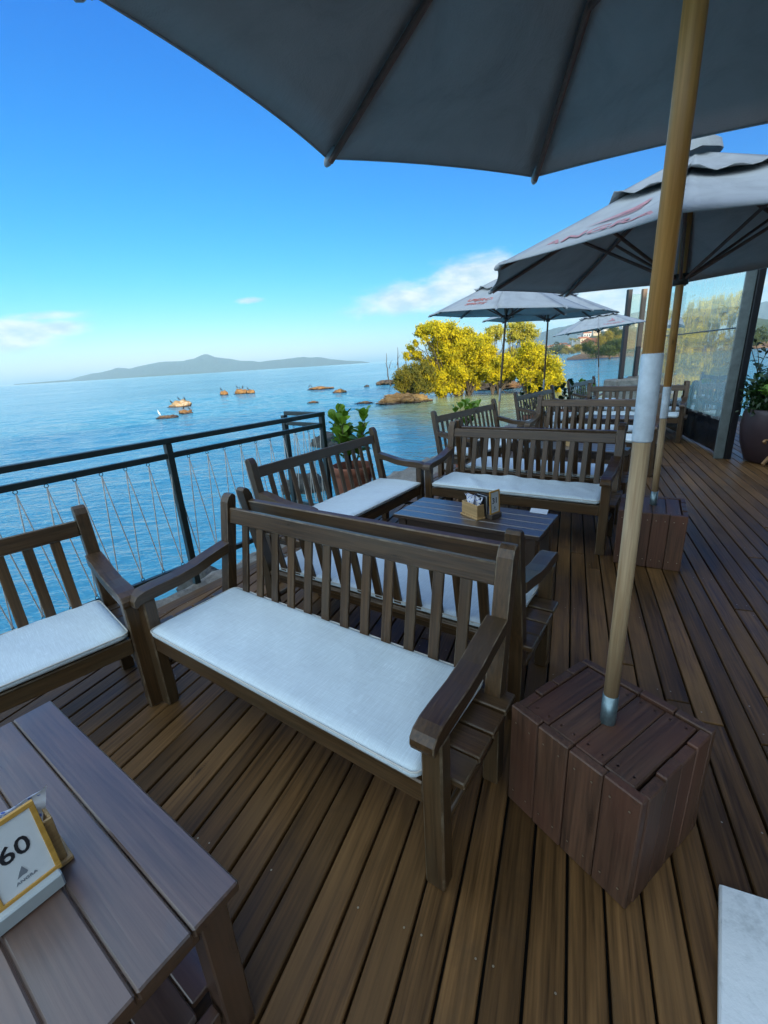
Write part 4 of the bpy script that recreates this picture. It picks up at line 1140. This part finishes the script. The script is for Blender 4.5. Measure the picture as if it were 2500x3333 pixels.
rock(905, 1065, 1605, 1540, rock_dk, 'large dark boulder seen between railing and bench slats', rough=.2)
rock(560, 760, 1930, 1860, rock_dk, 'dark boulder at the water line below the railing', rough=.25)
# islet rocks
rock(1228, 1420, 1312, 1280, rock_or, 'long orange brown rock slab at the left foot of the mangroves', depth=1.3, rough=.32, sub=5)
rock(1225, 1300, 1252, 1236, rock_br, 'flat brown rock behind the left side of the mangroves', depth=2)
rock(1540, 1730, 1280, 1240, rock_br, 'broad brown rock ledge under the middle mangroves', depth=2.6, Y=37, rough=.3, sub=5)
rock(1690, 1800, 1262, 1232, rock_br, 'brown rock ledge behind the right mangrove', depth=2.4, Y=39)

def bird(p, s_, lean, face, mat, lb):
    s_ *= .8
    pts = [(-.34, -.10), (-.22, .02), (-.10, .13), (.02, .27), (.09, .38), (.10, .48), (.09, .56), (.115, .62), (.16, .635), (.24, .625)]
    rad = [.012, .035, .085, .105, .075, .040, .030, .036, .024, .005]
    mb = MB().tube([(x*s_, 0, (z+.12)*s_) for x, z in pts], [r*s_ for r in rad], 10)
    for y in (-.04, .04): mb.tube([(-.02*s_, y*s_, .24*s_), (.0, y*s_, -.03*s_)], .012*s_, 5)
    o = mb.build('cormorant' if mat is stub_m else 'egret', mat, None, True, loc=p, rot=(0, lean, face)); tag(o, lb, 'bird', 'birds resting on the rocks' if mat is stub_m else None)
    if mat is stub_m: 
        wg = MB()
        for y in (-1, 1): wg.tube([(.04*s_, y*.085*s_, .38*s_), (-.10*s_, y*.10*s_, .24*s_), (-.26*s_, y*.045*s_, .07*s_)], [.03*s_, .045*s_, .01*s_], 6)
        wg.build('wings', stub_m, o, True)
    return o
ROCKS = [o for o in bpy.data.objects if o.name.split('.')[0] == 'rock']
def perch(u, v, key):                                 # a spot on top of the named rock
    o = [q for q in ROCKS if key in q['label']][0]
    d = ray(u, v); k = o.location.y/d.y; w_ = max(q.co.x for q in o.data.vertices); x = max(-w_*.75, min(w_*.75, d.x*k-o.location.x))
    top = max((q.co.z for q in o.data.vertices if abs(q.co.x-x) < w_*.16 and abs(q.co.y) < w_*.25), default=.2)
    return Vector((o.location.x+x, o.location.y, o.location.z+top))
for (u, v, Yd, s_, lb) in ((553, 1304, 41, .62, 'cormorant on the left top of the largest pale rock'), (583, 1306, 41, .55, 'cormorant in the middle of the largest pale rock'),
     (602, 1309, 41, .55, 'cormorant at the right end of the largest pale rock'), (600, 1332, 36.6, .55, 'cormorant on the low orange rock in front'), (616, 1331, 36.6, .45, 'cormorant at the right tip of the low orange rock'),
     (719, 1270, 56, .75, 'lone cormorant on the small pointed orange rock'), (772, 1264, 58.5, .7, 'leftmost cormorant on the blocky orange rock'), (781, 1265, 58.5, .5, 'small crouching cormorant on the blocky orange rock'),
     (791, 1263, 58.5, .7, 'rightmost cormorant on the blocky orange rock'), (806, 1265, 59, .7, 'cormorant on the wedge shaped orange rock'),
     (1005, 1264, 55, .6, 'left one of two cormorants on the long flat rock'), (1013, 1264, 55, .55, 'right one of two cormorants on the long flat rock')):
    key = [k_ for w_, k_ in (('largest', 'largest pale rock with'), ('low orange', 'low orange rock just'), ('pointed', 'small pointed'), ('blocky', 'blocky orange rock carrying'), ('wedge', 'wedge shaped'), ('long flat', 'long flat orange')) if w_ in lb][0]
    bird(perch(u, v, key), s_, R(rg.uniform(-8, 8)), R(rg.choice((180, 200, 150, 0, -20))), stub_m, lb)
bird(perch(516, 1352, 'below the white bird'), .62, 0, R(150), bird_white_m, 'white bird standing on the low flat brown rock')

# ------------------------------------------------------------------ trees
def leaf_cloud(name, clusters, nper, size, mat, parent, seed, flat=.75, shell=.55):
    rg = np.random.default_rng(seed); P = []
    for (c, r) in clusters:
        n = int(nper*3.0*r*r/.36); m_ = 13
        sub = rg.normal(size=(m_, 3)); sub /= np.linalg.norm(sub, axis=1)[:, None]; sub *= r*rg.uniform(.35, 1.05, m_)[:, None]
        wt = rg.uniform(.3, 1, m_); k = rg.choice(m_, n, p=wt/wt.sum())
        q = sub[k]+rg.normal(size=(n, 3))*(r*rg.uniform(.14, .34, m_)[k])[:, None]
        q[:, 2] *= flat; P.append(q+np.array(c))
    P = np.concatenate(P); n = len(P)
    s_ = size*.76*rg.uniform(.6, 1.4, n)
    nm = rg.normal(size=(n, 3))*.55+np.array([sd.x, sd.y, sd.z+.35])*.9; nm /= np.linalg.norm(nm, axis=1)[:, None]
    a = rg.normal(size=(n, 3)); a -= nm*(a*nm).sum(1)[:, None]; a /= np.linalg.norm(a, axis=1)[:, None]
    b = np.cross(nm, a)
    c = np.cross(a, b)*.35
    V = np.stack([P-a*s_[:, None], P+(b*.42-c*.1)*s_[:, None], P+a*s_[:, None], P-(b*.42+c*.1)*s_[:, None]], 1).reshape(-1, 3)
    F = np.arange(n*4).reshape(n, 4)
    me = bpy.data.meshes.new(name); me.from_pydata(V.tolist(), [], F.tolist()); me.materials.append(mat); me.update()
    return obj(name, me, parent)
def limb(mb, a, b, r0, r1, rg, wob=.12, n=6):
    a, b = Vector(a), Vector(b); L = (b-a).length; pts = []
    o1 = Vector((rg.uniform(-1, 1), rg.uniform(-1, 1), rg.uniform(-.3, 1)))*L*wob
    for i in range(n+1):
        u = i/n; pts.append(a.lerp(b, u)+o1*math.sin(math.pi*u)+Vector((rg.uniform(-1, 1), rg.uniform(-1, 1), rg.uniform(-1, 1)))*L*.02)
    mb.tube(pts, [r0+(r1-r0)*i/n for i in range(n+1)], 6); return pts
PXM = .4219
def tree(name, lb, bases, cl_px, Yd, mat, nper=420, size=.10, seed=1, roots=0, group=None, dj=1.0, flat=.8, r0=.075, extra=None, cat='tree', shell=.5):
    """cl_px: crown clumps as (x, y, radius) in a local picture grid at distance Yd, spread in depth as well"""
    rg = random.Random(seed)
    pos = []
    for (x, y, r) in cl_px:
        rm = r*PXM*Yd/FPX*1.18
        p = at(1250+x*PXM, 980+y*PXM, Yd+rg.uniform(-1, 1)*dj)
        pos.append((p, rm))
        if rm > .35:                                      # a second clump behind gives the crown depth
            pos.append((Vector((p.x+rg.uniform(-.3, .3)*rm, p.y+rm*1.1, p.z-rg.uniform(0, .4)*rm)), rm*.9))
    bs = [onz(1250+x*PXM, 980+y*PXM, SEA) if False else Vector((at(1250+x*PXM, 980+y*PXM, Yd).x, Yd, SEA-.1)) for x, y in bases]
    t = thing(name, lb, cat, bs[0], 0, group)
    off = bs[0]
    mb = MB()
    for (p, r) in pos:
        b = min(bs, key=lambda q: abs(q.x-p.x)); fork = b.lerp(p, .45)+Vector((rg.uniform(-.2, .2), rg.uniform(-.2, .2), .1))
        pts = limb(mb, b-off, fork-off, r0*rg.uniform(.6, 1), r0*.5, rg); limb(mb, fork-off, p-off, r0*.5, .012, rg, .15)
        for k in range(3):
            d = Vector((rg.uniform(-1, 1), rg.uniform(-1, 1), rg.uniform(-.4, 1)))*r*.8; limb(mb, (fork.lerp(p, .8))-off, p+d-off, r0*.2, .006, rg, .1, 4)
    for b in bs:
        for k in range(roots):
            a = rg.uniform(0, 6.28); d = rg.uniform(.3, .9)
            limb(mb, b-off+Vector((rg.uniform(-.1, .1), rg.uniform(-.1, .1), rg.uniform(.5, 1.1))), b-off+Vector((math.cos(a)*d, math.sin(a)*d*.6, -.1)), .022, .015, rg, .25)
    mb.build('trunk', bark_m, t, True)
    leaf_cloud('crown', [((p-off)[:], r) for p, r in pos], nper, size, mat, t, seed, flat, shell)
    return t
G = 'mangrove trees on the rocky islet'
tree('mangrove_tree', 'big spreading yellow green mangrove, the largest left crown of the islet', [(470, 715), (600, 710), (560, 715), (650, 700)],
     [(290, 232, 38), (350, 215, 48), (430, 225, 60), (500, 250, 66), (570, 275, 66), (640, 310, 70), (710, 320, 66), (770, 350, 60), (240, 330, 24), (330, 300, 26), (260, 410, 34), (180, 420, 28), (210, 360, 24),
      (400, 330, 46), (470, 360, 62), (540, 390, 72), (620, 420, 76), (700, 430, 76), (770, 460, 62), (420, 470, 62), (490, 500, 72), (570, 510, 76), (650, 530, 74), (730, 540, 56), (430, 570, 62), (500, 600, 62), (420, 640, 48), (480, 660, 40), (590, 600, 54), (680, 590, 48), (740, 580, 36), (360, 560, 50), (370, 640, 46), (450, 690, 36), (540, 670, 44), (520, 560, 60), (620, 650, 40), (700, 640, 36), (780, 400, 56), (800, 500, 50), (760, 560, 40), (820, 440, 40), (350, 480, 44)],
     33.0, leaf_yellow, 520, .105, 3, roots=7, group=G, dj=.8)
tree('mangrove_tree', 'dark green lower mangrove at the left end of the islet', [(230, 715), (180, 715)],
     [(200, 560, 70), (260, 540, 70), (150, 590, 52), (300, 590, 60), (220, 640, 72), (140, 650, 48), (300, 650, 60), (340, 530, 36)], 32.3, leaf_olive, 620, .095, 5, roots=5, group=G, dj=.4)
tree('mangrove_tree', 'yellow rounded mangrove in the middle of the islet, behind the slim umbrella pole', [(880, 650), (840, 650)],
     [(870, 470, 62), (940, 460, 60), (1000, 500, 46), (850, 530, 52), (920, 540, 66), (990, 555, 44), (830, 420, 34), (800, 540, 40), (850, 590, 40), (960, 590, 34), (1030, 540, 36)], 32.4, leaf_yellow, 480, .105, 7, roots=2, group=G, dj=.6)
tree('mangrove_tree', 'bright yellow mangrove at the right end of the islet', [(1100, 690), (1170, 700), (1250, 700)],
     [(1120, 400, 60), (1190, 390, 52), (1080, 440, 46), (1160, 460, 68), (1240, 470, 64), (1310, 510, 52), (1130, 530, 54), (1210, 550, 70), (1290, 590, 64), (1340, 560, 34), (1340, 640, 46), (1190, 630, 52), (1260, 660, 54), (1110, 600, 40), (1060, 470, 44), (1080, 560, 36), (1160, 680, 40), (1230, 700, 44), (1310, 690, 44), (1120, 350, 40), (1350, 600, 36)],
     31.5, leaf_yellow, 480, .10, 9, roots=3, group=G, dj=.6)
tree('mangrove_tree', 'thin sparse tree with small round crown rising behind the islet', [(868, 500)], [(830, 215, 34), (880, 210, 34), (810, 260, 30), (870, 290, 24), (900, 240, 28), (840, 300, 20)], 38.0, leaf_pale, 230, .10, 11, group=G, r0=.05, dj=.4)
tree('mangrove_tree', 'taller sparse tree with branching crown behind the right mangrove', [(985, 480)], [(990, 200, 36), (1050, 195, 44), (1110, 210, 44), (1160, 235, 34), (1010, 260, 36), (1080, 270, 40), (1130, 270, 30), (970, 300, 26), (1010, 380, 30), (960, 420, 30)], 38.0, leaf_pale, 250, .10, 13, group=G, r0=.05, dj=.4)
dt = MB(); rgd = random.Random(3)
b = at(1250+65*PXM, 980+603*PXM, 52); t_ = thing('dead_tree', 'bare dead mangrove stem at the far left of the islet', 'tree', (b.x, b.y, SEA-.1))
for dx, h, l in ((-.15, 3.6, -.3), (.5, 4.2, .2), (1.0, 3.4, .5)): limb(dt, (dx, 0, 0), (dx+l, 0, h), .09, .02, rgd, .12); limb(dt, (dx+l*.5, 0, h*.55), (dx+l*.5+.4, .1, h*.8), .04, .01, rgd)
dt.build('trunk', bark_m, t_, True)

tag(leaf_cloud('foliage', [((-.05, 0, .17), .30), ((.05, .1, .30), .26), ((-.12, -.1, .25), .20)], 2600, .045, leaf_dark, sh, 77, .8), kind='stuff')

# ------------------------------------------------------------------ far land
def ridge(name, prof, Y, depth, mat, zb=SEA-1, nseg=300, nd=22, rough=.06, seed=1, back=1.0):
    pts = [at(u, v, Y) for u, v in prof]; xs = np.array([p.x for p in pts]); zs = np.array([p.z for p in pts])
    X = np.linspace(xs[0], xs[-1], nseg); H = np.interp(X, xs, zs)-zb; H = np.maximum(H, 0)
    vs, fs = [], []; hm = H.max()
    for j in range(nd):
        s_ = j/(nd-1)*2-1                                # -1 front foot, 0 crest, 1 back foot
        for i in range(nseg):
            y = Y+(s_*depth if s_ < 0 else s_*depth*back)
            f = math.cos(s_*math.pi/2)**1.6
            n = mnoise.fractal((X[i]/depth*4+seed, s_*2.2, seed), 1, 2, 5)
            z = zb+H[i]*max(0, f*(1-.34*abs(n)*min(1, abs(s_)*4+.03)))
            xx = X[i]*(y/Y)
            vs.append((xx, y, z))
    for j in range(nd-1):
        for i in range(nseg-1): a = j*nseg+i; fs.append((a, a+1, a+nseg+1, a+nseg))
    o = MB().add(vs, fs).build(name, mat, None, True); tag(o, kind='structure')
    def spot(u, s_):                                     # a place on the front slope, s_ 0 foot .. 1 crest
        x = at(u, 1150, Y).x; h = float(np.interp(x, xs, zs))-zb; y = Y-(1-s_)*depth; f = math.cos((1-s_)*math.pi/2)**1.6*.93
        return Vector((x*y/Y, y, zb+h*f))
    return spot
zz = lambda L: [(x*.7535, y*.7535) for x, y in L]
ridge('island_hill', zz([(60, 1659), (140, 1653), (300, 1640), (350, 1625), (400, 1613), (440, 1608), (510, 1587), (560, 1592), (620, 1577), (700, 1562), (780, 1560), (840, 1548), (862, 1536), (885, 1528), (910, 1532), (940, 1545), (960, 1543), (1040, 1558), (1080, 1557), (1120, 1563), (1180, 1555), (1240, 1549), (1310, 1541), (1340, 1545), (1370, 1541), (1430, 1551), (1500, 1558), (1560, 1560), (1600, 1566)]), 3300, 480, island_m, seed=2)
ridge('headland_hill', zz([(130, 1657), (200, 1650), (420, 1641), (560, 1628), (620, 1620), (700, 1617), (790, 1608), (850, 1607), (900, 1609)]), 2650, 120, hill_m, seed=5)
ridge('far_mountain', [(1560, 1160), (1640, 1140), (1690, 1110), (1750, 1083), (1790, 1070), (1827, 1064), (1870, 1052), (1930, 1040), (2000, 1030), (2100, 1012), (2200, 1000), (2330, 1004), (2500, 980), (2700, 990), (3000, 1040)], 2300, 500, mount_m, seed=8)
hillspot = ridge('village_hill', [(1640, 1153), (1700, 1148), (1760, 1142), (1810, 1130), (1850, 1118), (1886, 1100), (1920, 1086), (1955, 1077), (2000, 1066), (2060, 1056), (2130, 1044), (2250, 1030), (2400, 1028), (2700, 1060)], 520, 180, hill_m, seed=4)
shorespot = ridge('shore_spit', [(1845, 1166), (1868, 1158), (1885, 1153), (1920, 1150), (2000, 1147), (2100, 1142), (2250, 1130), (2500, 1110), (2700, 1108)], 132, 16, rock_br, seed=6, back=2.2)
wall_mats = [plain('house_wall_'+n_, c, .8, nscale=.6, namp=.08) for n_, c in (('white', (.72, .70, .66)), ('cream', (.62, .50, .36)), ('ochre', (.55, .30, .14)))]
roof_mats = [plain('roof_tile', (.42, .14, .06), .8, nscale=1.2, namp=.3), plain('roof_orange', (.62, .22, .06), .8, nscale=1.2, namp=.3), plain('roof_grey', (.24, .22, .21), .8, nscale=1.2, namp=.2)]
win_m = plain('house_window', (.03, .04, .05), .15)
def house(p, w_, d_, h, rot, wm, rm, lb):
    t = thing('hillside_house', lb, 'house', p, rot, 'houses on the far shore')
    obj('wall', MB().box((0, 0, 0), (w_, d_, h+3), .02).mesh('wall', wm), t, (0, 0, h/2-1.5))
    e = .4; rh = w_*.18
    MB().add([(-w_/2-e, -d_/2-e, h), (w_/2+e, -d_/2-e, h), (w_/2+e, d_/2+e, h), (-w_/2-e, d_/2+e, h), (-w_/2-e, 0, h+rh), (w_/2+e, 0, h+rh)], [(0, 1, 5, 4), (2, 3, 4, 5), (0, 4, 3), (1, 2, 5), (3, 2, 1, 0)]).build('roof', rm, t)
    wm_ = MB().box((0, 0, 0), (w_*.14, .12, h*.36), .01).mesh('window', win_m)
    for i in range(3): obj('window', wm_, t, (-w_*.3+i*w_*.3, -d_/2-.03, h*.55))
rh_ = random.Random(21)
hl = [(1712, .35, 0, 2), (1730, .5, 0, 0), (1748, .4, 1, 0), (1768, .6, 0, 2), (1782, .45, 1, 0), (1798, .7, 0, 0), (1812, .5, 0, 1), (1830, .62, 0, 0), (1838, .35, 1, 0), (1872, .55, 0, 2), (1888, .72, 0, 2), (1893, .5, 1, 0), (1908, .68, 0, 0), (1918, .85, 0, 2), (1935, .7, 1, 0), (1962, .82, 0, 1), (1990, .7, 1, 0), (2025, .8, 0, 0), (2060, .72, 1, 0)]
des = ['small white house with grey roof', 'small white house with red roof', 'cream house with red roof']
HL = ['white house with grey roof at the left end of the far village', 'white house with red roof second from the left end of the village', 'cream house with red roof at the village waterfront, left part', 'white grey roofed house between two red roofs in the village',
      'cream house with red roof just left of the palms', 'white house with red roof high above the left of the palms', 'white house with orange roof left of the palms', 'white house with red roof just above the palms', 'cream house low by the water, between conifer and palms',
      'white house with grey roof right behind the palms', 'white house with grey roof high on the slope behind the palms', 'cream house with red roof right of the palms', 'white house with red roof high right of the palms', 'white house with grey roof topmost on the village hill',
      'cream house with red roof above the ochre house', 'white house with bright orange roof on the hill crest', 'cream house with red roof under the farthest umbrella', 'white house with red roof behind the glass screen', 'cream house with red roof right behind the glass screen']
for i, (u, s_, wi, ri) in enumerate(hl):
    p = hillspot(u+rh_.uniform(-3, 3), s_)
    house(p, rh_.uniform(5, 9), 6, rh_.uniform(2.6, 4.6), R(rh_.uniform(-25, 15)), wall_mats[wi], roof_mats[ri],
          HL[i])
hp = shorespot(1938, .8)
house(Vector((at(1942, 1120, 165).x, 165, at(1942, 1124, 165).z-1.5)), 8.0, 6, 2.6, R(20), wall_mats[2], roof_mats[0], 'ochre house with long red roof above the shore trees')
def palm(u, vb, vt, Yd, lb, seed):
    rgp = random.Random(seed); b = at(u, vb, Yd); tp = at(u+2, vt, Yd); t = thing('palm_tree', lb, 'palm', b, 0, 'palms on the far shore'); h = tp.z-b.z
    MB().tube([(0, 0, -1), (.05*h*.2, 0, h*.5), (.0, 0, h)], [h*.030, h*.022, h*.018], 8).build('trunk', palm_bark, t, True)
    for k in range(15):
        a = 6.28*k/15+rgp.uniform(-.2, .2); el = rgp.uniform(-.1, .9); L = h*.36; pts = []
        vs, fs = [], []
        for i in range(8):
            u_ = i/7; r = L*u_*math.cos(el); z = L*(u_*math.sin(el)-.55*u_*u_); w_ = L*.13*math.sin(math.pi*min(1, u_*.9+.08))
            c = Vector((math.cos(a)*r, math.sin(a)*r, z+h)); n = Vector((-math.sin(a), math.cos(a), 0))
            vs += [c-n*w_-Vector((0, 0, w_*.6)), c, c+n*w_-Vector((0, 0, w_*.6))]
        for i in range(7):
            for j in range(2): q = i*3+j; fs.append((q, q+1, q+4, q+3))
        MB().add(vs, fs).build('frond', leaf_shore_y, t)
palm(1857, 1144, 1103, 330, 'left one of two palms on the far shore', 1); palm(1873, 1143, 1104, 330, 'right one of two palms on the far shore', 2)
def shoretree(u, vb, w_, h, Yd, mat, lb, seed, n=260):
    rgp = random.Random(seed); b = at(u, vb, Yd); k = Yd/FPX; t = thing('shore_tree', lb, 'tree', b, 0, 'trees along the far shore'); W, H = w_*k, h*k
    cl_ = [((rgp.uniform(-.5, .5)*W, rgp.uniform(-.4, .4)*W, H*rgp.uniform(.3, .85)), W*rgp.uniform(.16, .28)) for _ in range(11)]
    mb = MB(); limb(mb, (0, 0, -.6), (0, 0, H*.5), W*.03, W*.02, rgp)
    for c, r in cl_: limb(mb, (0, 0, H*.25), c, W*.018, W*.006, rgp)
    mb.build('trunk', bark_m, t, True)
    sc = W*.22/.6
    leaf_cloud('crown', cl_, n/(sc*sc), W*.032, mat, t, seed, .8, .4)
for i, (u, vb, w_, h, Yd, mt, lb) in enumerate([(1942, 1158, 75, 42, 118, leaf_shore, 'bushy olive tree at the tip of the near shore spit'), (1985, 1160, 80, 48, 112, leaf_shore, 'dense green tree right of the spit tip'),
     (2030, 1158, 70, 46, 116, leaf_shore, 'dark green tree behind the glass screen post'), (1905, 1146, 46, 26, 150, leaf_shore_y, 'yellow lit shrub in front of the ochre house'), (2075, 1150, 70, 70, 125, leaf_shore, 'tall green tree seen through the glass screen'),
     (2120, 1146, 80, 74, 128, leaf_shore_y, 'yellowish tree right of the glass screen'), (2010, 1120, 60, 60, 170, leaf_shore, 'tall dark tree behind the farthest umbrella'), (1975, 1130, 55, 42, 160, leaf_shore_y, 'yellow green tree above the dense green tree'),
     (2200, 1145, 90, 60, 130, leaf_shore, 'green tree behind the plastic curtain'), (2290, 1140, 90, 66, 130, leaf_shore_y, 'yellow tree behind the plastic curtain'), (2400, 1135, 100, 60, 130, leaf_shore, 'green tree behind the curtain border strip'),
     (1850, 1150, 40, 14, 320, leaf_shore_y, 'low yellow shrub at the foot of the palms'), (1790, 1147, 60, 14, 330, leaf_shore, 'low green shrub left of the palms'), (1740, 1150, 60, 12, 340, leaf_shore_y, 'low yellow shrub at the far left of the village shore'),
     (1812, 1128, 12, 16, 420, leaf_dark, 'pointed dark conifer on the village shore')]):
    shoretree(u, vb, w_, h, Yd, mt, lb, 40+i)

# ------------------------------------------------------------------ unseen restaurant block behind the viewer, added to shade the deck
rc = SUN_H*25.0; rang = math.atan2(SUN_H.x, -SUN_H.y)
rs = thing('shade_building', 'cream restaurant building with large windows, unseen behind the viewer, added to shade the deck', 'building', (rc.x, rc.y, -1.0), rang)
wallm = plain('shade_building_wall', (.34, .29, .23), .85, nscale=2, namp=.1)
obj('wall', MB().box((0, 0, 0), (30, 8, 11.2), .02).mesh('wall', wallm), rs, (0.0, -4, 5.6))  # wall of the added shade building
# unseen wing added on the right to darken that side of the deck
wa = rang*0
wc = DD*0.2+DN*3.65; Wm = Matrix.Translation((wc.x, wc.y, 0)) @ Matrix.Rotation(PD, 4, 'Z')
base_inv = (Matrix.Translation((rc.x, rc.y, -1.0)) @ Matrix.Rotation(rang, 4, 'Z')).inverted()
def wing(nm, c, d, m_):
    o = obj(nm, MB().box((0, 0, 0), d, .02).mesh(nm, m_), rs); o.matrix_local = base_inv @ Wm @ Matrix.Translation(c)
shade_wing_clad = plain('shade_wing_cladding', (.10, .065, .04), .6, nscale=3, namp=.3)
wing('shade_wing_wall', (0, -1.2, 1.75), (10.6, 2.0, 3.5), shade_wing_clad); wing('shade_wing_roof', (0, -1.0, 3.58), (11.2, 2.9, .16), roof_mats[2])
for i in range(4): wing('shade_wing_window', (-3.9+i*2.6, -.17, 1.3), (1.9, .06, 2.2), win_m)
obj('roof', MB().box((0, 0, 0), (30.6, 8.8, .25), .02).mesh('roof', roof_mats[0]), rs, (0.0, -4, 11.33))  # roof of the added shade building
wmz = MB().box((0, 0, 0), (1.8, .08, 1.5), .01).mesh('window', win_m)
for i in range(11):
    for z in (2.6, 5.6, 8.6): obj('window', wmz, rs, (-12.5+i*2.5, .02, z))  # windows of the added shade building

# ------------------------------------------------------------------ air
hz = bpy.data.materials.new('air'); hz.use_nodes = True; ht = NT(hz.node_tree)
ht.N.remove(ht.N['Principled BSDF']); pv = ht.n('ShaderNodeVolumePrincipled')
pv.inputs['Color'].default_value = (.74, .95, 1, 1); pv.inputs['Density'].default_value = HAZE; pv.inputs['Anisotropy'].default_value = 0.0
ht.link(pv.outputs[0], ht.N['Material Output'].inputs['Volume'])
hb = MB().box((600, 1780, 92), (7600, 4400, 196), .5)
tag(hb.build('haze', hz), 'pale blue sea haze over the bay', None, kind='stuff')
print('planks', n_plank, 'objects', len(bpy.data.objects))
